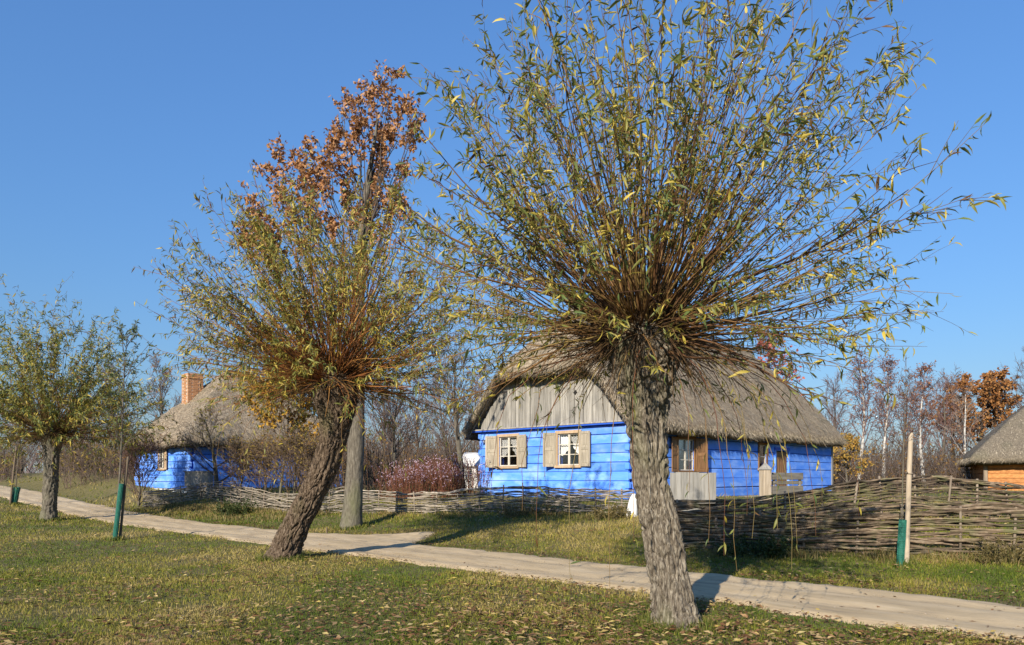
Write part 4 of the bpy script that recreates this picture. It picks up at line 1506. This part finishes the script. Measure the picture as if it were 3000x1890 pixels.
def build_tree(name, label, X, Y, h, r, seed, barkmat, twigcol, group=None, leafcols=None, nleaf=0, leafsz=.1, leafw=.6, z=None, **kw):
    rng = R(seed)
    arrs, P2, P3 = tree_arrays(rng, h, r, **kw)
    g = gz(X, Y) if z is None else z
    root = thing(name, label, 'tree' if 'shrub' not in name else 'shrub', (X, Y, g), group)
    Mw = Matrix.Translation(Vector((X, Y, g - .05)))
    tv, tf = tubes(*arrs[0])
    add('trunk', mesh_np('trunk', tv, tf, True), barkmat, root, Mw)
    parts = []
    for k, a in enumerate(arrs[1:]):
        v, f = tubes(a[0], a[1], a[2], False)
        cc = np.array(twigcol) * (1 + .35 * rng.normal(0, 1, (len(a[0]), 1)).clip(-1, 1))
        parts.append((v, f, np.repeat(cc, a[0].shape[1] * a[2], 0)))
    v, f, c = merge(parts)
    add('crown', mesh_np('crown', v, f, False, c), M_twig, root, Mw, kind='stuff')
    if nleaf:
        i = rng.integers(0, len(P3), nleaf)
        pos, d = along(P3, i, rng.uniform(.3, 1, nleaf))
        col = mixcol(leafcols, rng.uniform(0, 1, nleaf))
        ll = leafsz * rng.uniform(.6, 1.3, nleaf)
        V, F, C = flat_leaves(pos, unit(d * .4 + rng.normal(0, .6, pos.shape) + np.array([0, 0, -.3])), unit(rng.normal(0, 1, pos.shape)), ll, ll * leafw, col, .12, prof=(.9, .9))
        add('foliage', mesh_np('foliage', V, F, False, C), M_dry, root, Mw, kind='stuff')
    return root


def at_px(x, Y):
    return (x - HX) / FPX * Y


BIRCH_T = (.15, .085, .075)
GREY_T = (.12, .095, .08)
GB = 'birches behind the wattle fence'
for k, (x, Y, top, lab) in enumerate(((2522, 56, 1035, 'white-trunked birch nearest the end of the cottage roof'),
                                     (2597, 60, 1045, 'slim white birch second from the cottage, rosy twigs'),
                                     (2702, 54, 1075, 'straight white birch standing farthest from the cottage'))):
    build_tree('birch_tree', lab, at_px(x, Y), Y, (HY - top) / FPX * Y + .9, .16, 500 + k, M_bwhite, BIRCH_T, GB,
               [(.30, .12, .06), (.36, .18, .08)], 1100, .12, n1=24, n2=8, n3=5, spread=.42, up=.75, t0=.3, droop=.16, l1=.30, twigr=.012, lean=.008)
build_tree('birch_tree', 'pale crooked birch leaning in front of the orange oak', at_px(2840, 50), 50, 6.8, .13, 511, M_bwhite, (.22, .18, .15), GB, n1=14, n2=5, n3=4, spread=.6, up=.6, t0=.25, l1=.4, twigr=.011, lean=.09)
build_tree('oak_tree', 'round orange-brown oak beyond the fence left of the barn', at_px(2880, 66), 66, 9.6, .24, 520, M_barkC, GREY_T, None,
           [(.24, .095, .03), (.33, .15, .05), (.40, .21, .07)], 12000, .24, n1=30, n2=9, n3=5, spread=1.0, up=.3, t0=.25, l1=.5, twigr=.012)
build_tree('maple_tree', 'red-leaved tree showing above the big cottage roof', at_px(2262, 49), 49, 10.2, .2, 530, M_barkC, GREY_T, None,
           [(.38, .075, .055), (.46, .15, .10), (.32, .06, .05)], 1500, .22, n1=20, n2=7, n3=5, spread=.6, up=.6, t0=.3, l1=.36, twigr=.012)
build_tree('yellow_shrub', 'ochre-leaved shrub at the right end of the big cottage', at_px(2480, 42), 42, 3.0, .07, 540, M_barkC, GREY_T, None,
           [(.36, .20, .04), (.46, .28, .06), (.28, .20, .05)], 1900, .13, n1=16, n2=7, n3=5, spread=.75, up=.5, t0=.05, l1=.55, twigr=.008)
build_tree('yellow_tree', 'golden-yellow small tree glowing behind the leaning willow', at_px(826, 29), 29, 6.4, .055, 545, M_barkC, GREY_T, None,
           [(.40, .21, .025), (.50, .29, .035), (.34, .20, .035)], 6500, .15, n1=24, n2=7, n3=5, spread=.65, up=.45, t0=.36, l1=.36, twigr=.009)
build_tree('bare_tree', 'crooked bare fruit tree in front of the smaller cottage', at_px(640, 32.5), 32.5, 3.6, .12, 550, M_barkC, (.10, .075, .055), 'bare trees around the cottages',
           [(.20, .17, .04), (.30, .22, .05)], 220, .11, n1=12, n2=6, n3=4, spread=.95, up=.35, t0=.12, l1=.62, twigr=.008, lean=.1)
build_tree('bare_tree', 'slender bare tree left of the white shed', at_px(1345, 39), 39, 7.6, .19, 551, M_barkC, GREY_T, 'bare trees around the cottages', n1=18, n2=7, n3=6, spread=.6, up=.6, t0=.25, l1=.4, twigr=.010, lean=.03)
build_tree('bare_tree', 'dark bare tree between the oak trunk and the asters', at_px(1150, 38), 38, 5.2, .17, 552, M_barkC, (.075, .055, .045), 'bare trees around the cottages', n1=18, n2=7, n3=6, spread=.6, up=.6, t0=.3, l1=.42, twigr=.010)
build_tree('brown_shrub', 'twiggy brown shrub at the corner of the smaller cottage', at_px(405, 33.2), 33.2, 2.5, .05, 560, M_barkC, (.13, .08, .07), None,
           [(.24, .13, .04), (.18, .10, .04)], 900, .08, n1=30, n2=8, n3=5, spread=.6, up=.95, t0=.01, l1=.85, twigr=.007)
for k, (x, Yb_, hh, lab) in enumerate(((705, 30.6, 2.1, 'ochre shrub behind the low fence nearest the board box'), (778, 29.6, 2.3, 'olive shrub in the middle of the smaller cottage front'), (862, 28.6, 2.6, 'tall yellow-brown shrub directly left of the leaning trunk'), (925, 28.0, 2.2, 'rusty shrub behind the leaning willow trunk'))):
    build_tree('ochre_shrub', lab, at_px(x, Yb_), Yb_, hh, .04, 565 + k, M_barkC, (.13, .09, .06), 'shrubs before the smaller cottage',
               [(.20, .14, .03), (.30, .20, .045), (.16, .13, .035), (.26, .13, .04)], 750, .09, n1=24, n2=7, n3=5, spread=.6, up=.9, t0=.01, l1=.8, twigr=.007)
# taller bare trees behind; each is one of the wood one can tell apart
TALL = [(330, 52, 8.2, 'thin bare tree left of the brick chimney'), (470, 58, 9.4, 'bare bluish tree behind the smaller cottage roof'), (1120, 54, 8.6, 'grey bare tree behind the oak trunk'),
        (1230, 60, 9.0, 'wide bare tree behind the asters'), (1300, 50, 7.8, 'bare tree with fine twigs above the white shed'), (1410, 62, 9.6, 'tall bare tree beside the gable verge'),
        (2440, 60, 9.2, 'grey bare tree touching the end of the thatch'), (2650, 68, 11.0, 'bare tree between the two outer birches'), (2760, 62, 9.3, 'grey bare tree left of the orange oak'),
        (2790, 72, 11.5, 'thin pale bare tree behind the stake'), (3010, 64, 12.5, 'bare violet-twigged tree above the barn ridge'), (230, 60, 6.8, 'bare tree behind the left willow trunk'), (60, 66, 7.0, 'bare tree at the far end of the path')]
for k, (x, Y, h, lab) in enumerate(TALL):
    build_tree('bare_tree', lab, at_px(x, Y), Y, h - .6, .16, 600 + k, M_barkC, [(.16, .11, .10), (.13, .10, .09), (.17, .10, .085)][k % 3], 'bare trees of the wood behind',
               [(.30, .14, .05), (.24, .12, .05)], 260 if k % 2 else 0, .16, n1=24, n2=8, n3=5, spread=.55, up=.65, t0=.2, l1=.36, twigr=.012, lean=.015)


# ------------------------------------------------------------------ brush and far wood
def brush(name, label, cat, spots, seed, hrange, tw, cols, leafcols, lf, lsz):
    """countless twigs and leaves: one mass"""
    rng = R(seed)
    X, Y = spots[:, 0], spots[:, 1]
    n = len(X)
    g = ground(X, Y)
    H = rng.uniform(*hrange, n) * rng.uniform(.5, 1, n)
    D = unit(np.stack([rng.normal(0, .35, n), rng.normal(0, .35, n), np.ones(n)], -1))
    P = shoots_paths(np.stack([X, Y, g - .05], -1), D, H, 4, rng, rng.normal(-.03, .05, n), .08)
    c = mixcol(cols, rng.uniform(0, 1, n))
    parts = [(*tubes(P, tw * rng.uniform(.6, 1.4, n)[:, None] * np.linspace(1, .4, 4)[None], 3, False), np.repeat(c, 12, 0))]
    m = n * 3
    idx = rng.integers(0, n, m)
    p, d = along(P, idx, rng.uniform(.2, 1, m))
    dv = unit(d + .8 * unit(rng.normal(0, 1, (m, 3))))
    Q = shoots_paths(p, dv, H[idx] * rng.uniform(.12, .45, m), 3, rng, np.full(m, .02), .1)
    parts.append((*tubes(Q, tw * .55 * np.linspace(1, .5, 3)[None] * np.ones((m, 1)), 3, False), np.repeat(c[idx], 9, 0)))
    v, f, cc = merge(parts)
    o = add(name, mesh_np(name, v, f, False, cc), M_twig)
    tag(o, label, cat, kind='stuff')
    if lf:
        nl = int(m * lf)
        il = rng.integers(0, m, nl)
        pos, d = along(Q, il, rng.uniform(.2, 1, nl))
        col = mixcol(leafcols, rng.uniform(0, 1, nl))
        ll = lsz * rng.uniform(.6, 1.3, nl)
        V, F, C = flat_leaves(pos, unit(d + rng.normal(0, .8, pos.shape)), unit(rng.normal(0, 1, pos.shape)), ll, ll * .5, col, .12, prof=(.9, .8))
        add('foliage', mesh_np('foliage', V, F, False, C), M_dry, o, kind='stuff')
    return o


def spots_px(rng, n, x0, x1, y0, y1):
    Y = rng.uniform(y0, y1, n)
    return np.stack([at_px(rng.uniform(x0, x1, n), Y), Y], -1)


rb = R(71)
BR = [(.06, .045, .035), (.10, .07, .05), (.15, .10, .075)]
AUT = [(.10, .06, .025), (.20, .11, .035), (.30, .17, .05), (.16, .13, .035)]
brush('undergrowth', 'brown twiggy undergrowth of the wood behind the right-hand fences', 'undergrowth', spots_px(rb, 2000, 2330, 3150, 44, 78), 72, (2.2, 5.2), .018, BR, AUT, .8, .18)
brush('undergrowth', 'grey-brown thicket between the two blue cottages', 'undergrowth', np.concatenate([spots_px(rb, 1700, 820, 1420, 42, 64), spots_px(rb, 260, 840, 1180, 33, 40)]), 73, (2.0, 5.0), .016, BR, AUT, .7, .16)
brush('undergrowth', 'dark ochre thicket at the far end of the path', 'undergrowth', np.concatenate([spots_px(rb, 1200, -250, 60, 52, 75), spots_px(rb, 1050, 170, 480, 42, 70)]), 74, (1.8, 4.2), .016, BR, [(.10, .07, .02), (.24, .18, .035), (.30, .20, .05), (.18, .16, .04)], 1.3, .17)
far_u = []
for a, b in ((-1200, 4200),):
    far_u.append(spots_px(rb, 3200, a, b, 78, 130))
brush('far_wood', 'distant leafless wood closing the horizon', 'wood', np.concatenate(far_u), 75, (4.0, 8.5), .05, [(.09, .07, .065), (.13, .10, .095), (.16, .12, .11)], [(.16, .10, .06), (.24, .15, .08)], .35, .5)


# ------------------------------------------------------------------ asters
def aster(label, X, Y, seed, h):
    rng = R(seed)
    g = gz(X, Y)
    root = thing('aster_clump', label, 'flowers', (X, Y, g), 'purple asters behind the low fence')
    n = 70
    a = rng.uniform(0, 2 * np.pi, n)
    rr = np.sqrt(rng.uniform(0, 1, n)) * .75
    P0 = np.stack([X + rr * np.cos(a), Y + rr * np.sin(a), np.full(n, g - .03)], -1)
    D = unit(np.stack([rr * np.cos(a) * .3, rr * np.sin(a) * .3, np.ones(n)], -1) + rng.normal(0, .05, (n, 3)))
    H = h * rng.uniform(.55, 1.12, n)
    P = shoots_paths(P0, D, H, 6, rng, np.full(n, -.02), .05)
    c = mixcol([(.11, .035, .022), (.18, .07, .04)], rng.uniform(0, 1, n))
    parts = [(*tubes(P, np.linspace(.007, .004, 6)[None] * np.ones((n, 1)), 3, False), np.repeat(c, 18, 0))]
    m = n * 7
    i = rng.integers(0, n, m)
    p, d = along(P, i, rng.uniform(.55, 1, m))
    Q = shoots_paths(p, unit(d + rng.normal(0, .45, (m, 3))), rng.uniform(.08, .25, m), 3, rng, np.full(m, .05), .05)
    parts.append((*tubes(Q, np.full((m, 3), .003), 3, False), np.repeat(c[i], 9, 0)))
    v, f, cc = merge(parts)
    add('stems', mesh_np('stems', v, f, False, cc), M_twig, root, kind='stuff')
    nl = 700
    il = rng.integers(0, n, nl)
    pos, d = along(P, il, rng.uniform(.1, .95, nl))
    col = mixcol([(.13, .05, .025), (.22, .09, .04), (.16, .13, .05)], rng.uniform(0, 1, nl))
    V, F, C = flat_leaves(pos, unit(rng.normal(0, 1, pos.shape) + np.array([0, 0, -.3])), unit(rng.normal(0, 1, pos.shape)), rng.uniform(.05, .11, nl), .02, col, .1, prof=(.9, .7))
    add('foliage', mesh_np('foliage', V, F, False, C), M_dry, root, kind='stuff')
    # flower heads: little many-rayed discs
    nf = 300
    fi = rng.integers(0, m, nf)
    fp = Q[fi, -1]
    k = 7
    nrm = unit(rng.normal(0, .5, (nf, 3)) + np.array([-.3, -.5, .8]))
    t1 = unit(np.cross(nrm, rng.normal(0, 1, (nf, 3))))
    t2 = np.cross(nrm, t1)
    an = np.arange(k) * 2 * np.pi / k
    rad = rng.uniform(.015, .027, nf)
    pet, base = [], []
    V = [fp[:, None, :]]
    for s in (-.28, .28):
        V.append(fp[:, None] + rad[:, None, None] * (np.cos(an + s)[None, :, None] * t1[:, None] + np.sin(an + s)[None, :, None] * t2[:, None]) + nrm[:, None] * .004)
    V = np.concatenate(V, 1)
    b = (np.arange(nf) * (1 + 2 * k))[:, None, None]
    F = np.concatenate([b + np.zeros((1, k, 1), int), b + 1 + np.arange(k)[None, :, None], b + 1 + k + np.arange(k)[None, :, None]], -1).reshape(-1, 3)
    col = mixcol([(.46, .30, .44), (.58, .44, .54), (.66, .56, .60)], rng.uniform(0, 1, nf))
    add('blossoms', mesh_np('blossoms', V.reshape(-1, 3), [F], False, np.repeat(col, 1 + 2 * k, 0)), M_dry, root, kind='stuff')


AST = [(1165, 29.5, 1.25), (1200, 28.6, 1.4), (1232, 29.6, 1.35), (1262, 28.6, 1.3), (1292, 29.4, 1.45), (1322, 28.6, 1.4), (1352, 29.2, 1.45), (1384, 28.7, 1.4)]
ASTL = ['purple aster clump farthest left, nearest the oak', 'purple aster clump second from the oak', 'purple aster clump third from the oak', 'purple aster clump fourth from the oak, a little lower',
        'purple aster clump fifth from the oak', 'purple aster clump below the left edge of the white shed', 'purple aster clump in front of the white shed', 'purple aster clump touching the cottage corner']
for k, (x, Y, h) in enumerate(AST):
    aster(ASTL[k], at_px(x, Y), Y, 800 + k, h)


# ------------------------------------------------------------------ saplings, stakes, guards
def sapling(label, pts, Y, seed, nb, nl, blen, leafcol, trunkcol, r0=.022, leaf=.10, t0=.3):
    rng = R(seed)
    c = np.array([px(x, y, Y) for x, y in pts])
    s = np.linspace(0, 1, 16)
    d = np.linspace(0, 1, len(c))
    P = np.stack([np.interp(s, d, c[:, k]) for k in range(3)], -1)
    P[1:-1] = (P[:-2] + 2 * P[1:-1] + P[2:]) / 4
    root = thing('sapling', label, 'tree', (P[0, 0], P[0, 1], gz(P[0, 0], P[0, 1])), 'staked saplings on the lawn')
    V, F = tubes(P[None], (r0 * np.linspace(1, .15, 16))[None], 6)
    add('trunk', mesh_np('trunk', V, F, True), M_barkC, root)
    t = rng.uniform(t0, .97, nb)
    p, dd = along(P[None], np.zeros(nb, int), t)
    D = unit(np.stack([rng.normal(0, .6, nb), rng.normal(0, .6, nb), rng.uniform(.4, 1, nb)], -1))
    L_ = blen * (1.15 - .8 * t) * rng.uniform(.6, 1.3, nb)
    B = shoots_paths(p, D, L_, 7, rng, rng.normal(.05, .1, nb), .07)
    parts = [(*tubes(B, (r0 * .32) * np.linspace(1, .3, 7)[None] * np.ones((nb, 1)), 4, False), np.tile([trunkcol], (nb * 28, 1)))]
    m = nb * 4
    i = rng.integers(0, nb, m)
    q, qd = along(B, i, rng.uniform(.3, 1, m))
    Q = shoots_paths(q, unit(qd + rng.normal(0, .4, (m, 3))), L_[i] * rng.uniform(.15, .4, m), 4, rng, np.full(m, 0.), .06)
    parts.append((*tubes(Q, np.full((m, 4), .0035), 3, False), np.tile([trunkcol], (m * 12, 1))))
    v, f, cc = merge(parts)
    add('branches', mesh_np('branches', v, f, False, cc), M_twig, root, kind='stuff')
    if nl:
        il = rng.integers(0, m, nl)
        pos, ld = along(Q, il, rng.uniform(.1, 1, nl))
        col = mixcol(leafcol, rng.uniform(0, 1, nl))
        ll = leaf * rng.uniform(.6, 1.3, nl)
        V, F, C = leaves(pos, unit(ld + rng.normal(0, .6, pos.shape) + np.array([0, 0, -.4])), unit(rng.normal(0, 1, pos.shape)), ll, ll * .22, col, .1, prof=(1, .7))
        add('foliage', mesh_np('foliage', V, F, False, C), M_leaf, root, kind='stuff')


def guard(label, p0, p1, Y, r, seed):
    """tube of green plastic netting: strands round and along"""
    a, b = px(*p0, Y), px(*p1, Y)
    g = gz(a[0], a[1])
    a[2] = g
    n = int(np.linalg.norm(b - a) / .035)
    t = np.linspace(0, 1, n)[:, None]
    C = a + (b - a) * t
    rng = R(seed)
    rr = r * (1 + .18 * (fbm(t[:, 0] * 4, seed, 0, seed, 2) - .5))
    k = 12
    an = np.linspace(0, 2 * np.pi, k + 1)
    ax = unit((b - a)[None])[0]
    e1 = unit(np.cross(ax, [0, 1, 0])[None])[0]
    e2 = np.cross(ax, e1)
    ringp = C[:, None] + rr[:, None, None] * (np.cos(an)[None, :, None] * e1 + np.sin(an)[None, :, None] * e2)
    v1 = tubes(ringp, np.full((n, k + 1), .0065), 4, False)
    vert = np.transpose(ringp[:, :-1], (1, 0, 2))
    v2 = tubes(vert, np.full((k, n), .0065), 4, False)
    v, f, _ = merge([v1, v2])
    root = thing('tree_guard', label, 'guard', (a[0], a[1], g), 'green tree guards')
    add('netting', mesh_np('netting', v, f, False), M_guard, root)
    V, F = tubes(C[None], (rr * .93)[None], 12, False)
    add('inner_sleeve', mesh_np('inner_sleeve', V, F, True), M_guard, root)


def stake(label, p0, p1, Y, r, mat, name='wooden_stake'):
    a, b = px(*p0, Y), px(*p1, Y)
    g = gz(a[0], a[1])
    a[2] = g - .1
    n = 14
    t = np.linspace(0, 1, n)
    P = a + (b - a) * t[:, None]
    P[:, 0] += .012 * (fbm(t * 4, 3.3, 0, 5, 2) - .5)
    rr = r * (1.05 - .12 * t) * (1 + .16 * (fbm(t * 9, 1.2, 0, 8, 2) - .5))
    V, F = tubes(P[None], rr[None], 10)
    o = add(name, mesh_np(name, recenter(V, (a[0], a[1], g)), F, True), mat, None, Matrix.Translation(Vector((a[0], a[1], g))))
    tag(o, label, 'stake', 'stakes holding saplings')
    return o


LC = [(.05, .085, .035), (.10, .13, .04), (.18, .17, .05)]
LR = [(.12, .10, .05), (.22, .10, .05), (.16, .14, .06)]
YL = 19.4
sapling('slender staked sapling with thin leaves right of the left willow', [(333, 1575), (350, 1420), (358, 1250), (362, 1120), (372, 980)], YL, 61, 30, 900, 1.55, LC, (.10, .075, .055), .033, .11, .36)
guard('bent green net guard round the sapling by the dark stake', (336, 1585), (356, 1418), YL, .055, 62)
stake('dark wooden stake beside the bent green guard', (350, 1572), (375, 1338), YL + .15, .033, M_stakeD)
YF = 33.5
sapling('thin sapling at the far left by the path', [(42, 1506), (48, 1400), (58, 1280), (62, 1180)], YF, 63, 14, 260, .9, LC, (.10, .075, .055), .03, .12, .4)
guard('straight green guard at the far left edge', (40, 1505), (50, 1428), YF, .13, 64)
stake('thin grey stake at the far left edge', (29, 1503), (48, 1310), YF - .2, .045, M_stakeD)
YR = 12.3
sapling('bare whip-like sapling with a few berries by the pale stake', [(2638, 1652), (2643, 1500), (2646, 1350), (2650, 1200), (2656, 1040)], YR, 65, 12, 60, .85, LR, (.09, .06, .05), .014, .06, .55)
guard('green net guard beside the tall pale stake', (2637, 1655), (2645, 1524), YR, .052, 66)
stake('tall pale debarked stake in front of the wattle fences', (2655, 1658), (2668, 1268), YR + .12, .042, M_stake)
# rope tie on the pale stake
c = px(2664, 1386, YR + .12)
an = np.linspace(0, 2 * np.pi, 15)
P = np.stack([c[0] + .05 * np.cos(an), c[1] + .05 * np.sin(an), c[2] + .012 * np.sin(an)], -1)
P2_ = np.array([[c[0] - .05, c[1] - .05, c[2]], [c[0] - .08, c[1] - .07, c[2] + .02], [c[0] - .11, c[1] - .12, c[2] + .03]])
v, f, _ = merge([tubes(P[None], np.full((1, 15), .008), 5), tubes(P2_[None], np.full((1, 3), .006), 5)])
o = add('rope_tie', mesh_np('rope_tie', v - c, f, True), M_post, None, Matrix.Translation(Vector(c)))
tag(o, 'thin rope tied round the tall pale stake', 'rope')
stake('short dark stick standing in the path verge', (958, 1567), (957, 1545), 20.8, .02, M_stakeD, 'short_stick')['group'] = 'sticks in the verge'


# ------------------------------------------------------------------ weeds at the fences, fallen leaves
def fence_weeds():
    rng = R(90)
    def along_poly(pts, n, spread):
        pts = np.array(pts)
        seg = np.linalg.norm(np.diff(pts, axis=0), axis=1)
        s = rng.uniform(0, seg.sum(), n)
        cum = np.concatenate([[0], np.cumsum(seg)])
        X = np.interp(s, cum, pts[:, 0]) + rng.normal(0, spread, n)
        Y = np.interp(s, cum, pts[:, 1]) + rng.normal(0, spread, n)
        return X, Y
    A = along_poly([(-15.5, 32.0), (-10.6, 29.4), (-6.95, 26.5), (-3.2, 23.9), (0, 22.0), (3.0, 19.6)], 9000, .28)
    B = along_poly([(3.2, 14.9), (5.45, 13.5), (8.5, 12.2), (12.6, 10.4)], 9000, .25)
    C = along_poly([(-15.8, 31.2), (-12, 29.2), (-8, 26)], 2500, .5)
    X, Y = [np.concatenate(z) for z in zip(A, B, C)]
    n = len(X)
    pt = fbm(X * 1.4, Y * 1.4, 0, 44, 3)
    keep = pt + rng.normal(0, .08, n) > .42
    X, Y, pt = X[keep], Y[keep], pt[keep]
    n = len(X)
    h = rng.uniform(.08, .32, n) * (.25 + 1.5 * np.clip(pt - .35, 0, 1))
    col = mixcol([(.06, .09, .02), (.13, .13, .03), (.24, .19, .07), (.33, .25, .11), (.22, .12, .05)], np.clip(rng.normal(.5, .25, n), 0, 1))
    v, f, c = blades(X, Y, h, np.maximum(.006, .0008 * Y), col, rng, .7)
    o = add('verge_weeds', mesh_np('weeds', v, f, False, c), M_grass)
    tag(o, 'taller dry grass and weeds at the foot of the wattle fences', 'weeds', kind='stuff')


fence_weeds()


def weed_bush(label, x, Y, w, h, seed, cols, n=420, lf=.09):
    rng = R(seed)
    X0 = at_px(x, Y)
    g = gz(X0, Y)
    root = thing('weed_bush', label, 'bush', (X0, Y, g), 'weed bushes at the fences')
    a = rng.uniform(0, 2 * np.pi, n // 6)
    rr = np.sqrt(rng.uniform(0, 1, n // 6)) * w * .5
    k = len(a)
    P0 = np.stack([X0 + rr * np.cos(a), Y + rr * np.sin(a) * .7, np.full(k, g - .02)], -1)
    P = shoots_paths(P0, unit(rng.normal(0, .3, (k, 3)) + np.array([0, 0, 1])), h * rng.uniform(.5, 1.1, k), 5, rng, np.full(k, -.1), .08)
    add('stems', mesh_np('stems', *tubes(P, np.linspace(.006, .002, 5)[None] * np.ones((k, 1)), 3, False), False, np.tile([cols[0]], (k * 15, 1))), M_twig, root, kind='stuff')
    i = rng.integers(0, k, n * 3)
    pos, d = along(P, i, rng.uniform(.1, 1, n * 3))
    ll = lf * rng.uniform(.5, 1.3, n * 3)
    V, F, C = leaves(pos, unit(d * .5 + rng.normal(0, .7, pos.shape)), unit(rng.normal(0, 1, pos.shape)), ll, ll * .38, mixcol(cols, rng.uniform(0, 1, n * 3)), .1, prof=(1, .8))
    add('foliage', mesh_np('foliage', V, F, False, C), M_leaf, root, kind='stuff')


DG = [(.035, .045, .012), (.05, .08, .018), (.09, .11, .03)]
OG = [(.10, .085, .03), (.17, .13, .045), (.24, .18, .07)]
weed_bush('dark green weed bush against the fence left of the leaning willow', 690, 28.4, 1.5, .75, 901, DG)
weed_bush('dark green nettle bush at the fence right of the big willow trunk', 2235, 13.9, 1.5, .42, 902, DG, 520, .08)
weed_bush('brown dry weeds leaning on the nearest fence at the right edge', 2925, 12.2, .8, .55, 903, OG, 260, .06)
weed_bush('rusty dry weeds before the low fence near the cottage gable', 1540, 21.4, 1.6, .42, 904, OG, 300, .07)
weed_bush('low rusty weeds where the low fence ends', 1790, 19.6, 1.2, .45, 905, OG, 300, .07)


def litter():
    rng = R(95)
    X, Y = screen_scatter(27000, 1480, 1960, rng)
    u, v = uv(X, Y)
    on = (u > u_near(v)) & (u < u_far(v))
    dens = fbm(X * .6, Y * .6, 0, 61, 3)
    edge = np.minimum(np.abs(u - u_near(v)), np.abs(u - u_far(v)))
    for wx_, wy_ in ((2.6, 7.2), (1.0, 8.0), (-4.2, 14.0), (-1.5, 10.0)):
        dens = dens + .22 * np.exp(-((X - wx_) ** 2 + (Y - wy_) ** 2) / 5.0)
    keep = np.where(on, rng.uniform(0, 1, len(X)) < .05 + .5 * np.exp(-edge / .18), rng.uniform(0, 1, len(X)) < np.clip((dens - .36) * 2.3, .08, 1))
    X, Y, u, v, on = X[keep], Y[keep], u[keep], v[keep], on[keep]
    # leaves drifted against the far edge of the path
    vv = rng.uniform(-2, 26, 5200)
    uu = u_far(vv) + rng.normal(.16, .22, 5200)
    ex, ey = xy(uu, vv)
    vv = rng.uniform(-2, 40, 1300)
    ex2, ey2 = xy(u_near(vv) + rng.normal(-.02, .09, 1300), vv)
    X, Y = np.concatenate([X, ex, ex2]), np.concatenate([Y, ey, ey2])
    far = np.concatenate([np.zeros(len(u)), np.ones(5200 + 1300)])
    n = len(X)
    z = ground(X, Y) + rng.uniform(.04, .075, n)
    uN, vN = uv(X, Y)
    onp = (uN > u_near(vN)) & (uN < u_far(vN))
    z = np.where(onp, ground(X, Y) + .026, z)
    a = rng.uniform(0, 2 * np.pi, n)
    d = np.stack([np.cos(a), np.sin(a), rng.normal(0, .18, n)], -1)
    nr = unit(np.stack([rng.normal(0, .35, n), rng.normal(0, .35, n), np.ones(n)], -1))
    w = np.clip(rng.beta(1.3, 1.7, n) - .06 - .25 * far, 0, 1)
    col = mixcol([(.11, .05, .024), (.20, .10, .045), (.30, .18, .09), (.44, .32, .16), (.54, .40, .10), (.58, .52, .34)], w) * rng.uniform(.75, 1.15, n)[:, None]
    ll = rng.uniform(.04, .112, n) * (1 - .35 * far)
    V, F, C = flat_leaves(np.stack([X, Y, z], -1), d, nr, ll, ll * rng.uniform(.18, .42, n), col, rng.normal(0, .07, (n, 1)), prof=(1, .8))
    o = add('fallen_leaves', mesh_np('fallen_leaves', V, F, False, C), M_dry)
    tag(o, 'yellow and brown fallen willow leaves scattered over lawn and path edges', 'leaves', kind='stuff')


litter()


def trunk_tufts():
    """longer grass where the mower does not reach, round each trunk and stake"""
    rng = R(97)
    Xs, Ys = [], []
    for (x, y, Y, r, n) in ((1984, 1845, 8.1, .27, 900), (826, 1650, 14.7, .33, 700), (142, 1535, 26.6, .26, 400), (1028, 1552, 22.4, .36, 500), (335, 1580, 19.4, .08, 200), (2648, 1655, 12.3, .09, 240), (40, 1505, 33.5, .16, 150)):
        p = px(x, y, Y)
        a = rng.uniform(0, 2 * np.pi, n)
        rr = r + np.abs(rng.normal(0, .10, n))
        Xs.append(p[0] + rr * np.cos(a))
        Ys.append(p[1] + rr * np.sin(a))
    X, Y = np.concatenate(Xs), np.concatenate(Ys)
    n = len(X)
    col = mixcol([(.06, .10, .014), (.12, .15, .022), (.20, .19, .045), (.30, .23, .09)], rng.beta(1.5, 2, n))
    v, f, c = blades(X, Y, rng.uniform(.05, .17, n), np.maximum(.006, .0008 * Y), col, rng, .8)
    o = add('trunk_grass', mesh_np('trunk_grass', v, f, False, c), M_grass)
    tag(o, 'tufts of longer grass round the tree trunks and stakes', 'grass', kind='stuff')


trunk_tufts()


def pebbles():
    rng = R(98)
    n = 2600
    v = rng.uniform(-3, 34, n)
    u = u_near(v) + (u_far(v) - u_near(v)) * rng.beta(.8, .8, n)
    X, Y = xy(u, v)
    z = ground(X, Y) + .032
    r = rng.uniform(.004, .014, n) * np.where(rng.uniform(0, 1, n) < .06, 2.0, 1)
    o8 = np.array([[1, 0, 0], [0, 1, 0], [-1, 0, 0], [0, -1, 0], [0, 0, .6], [0, 0, -.6]], float)
    V = np.stack([X, Y, z], -1)[:, None] + o8[None] * r[:, None, None] * rng.uniform(.7, 1.3, (n, 6, 1))
    fc = np.array([[0, 1, 4], [1, 2, 4], [2, 3, 4], [3, 0, 4], [1, 0, 5], [2, 1, 5], [3, 2, 5], [0, 3, 5]])
    F = ((np.arange(n) * 6)[:, None, None] + fc[None]).reshape(-1, 3)
    c = mixcol([(.16, .12, .08), (.30, .24, .17), (.42, .36, .28)], rng.uniform(0, 1, n))
    o = add('path_gravel', mesh_np('path_gravel', V.reshape(-1, 3), [F], False, np.repeat(c, 6, 0)), M_twig)
    tag(o, 'loose small stones and grit on the sandy path', 'gravel', kind='stuff')


pebbles()
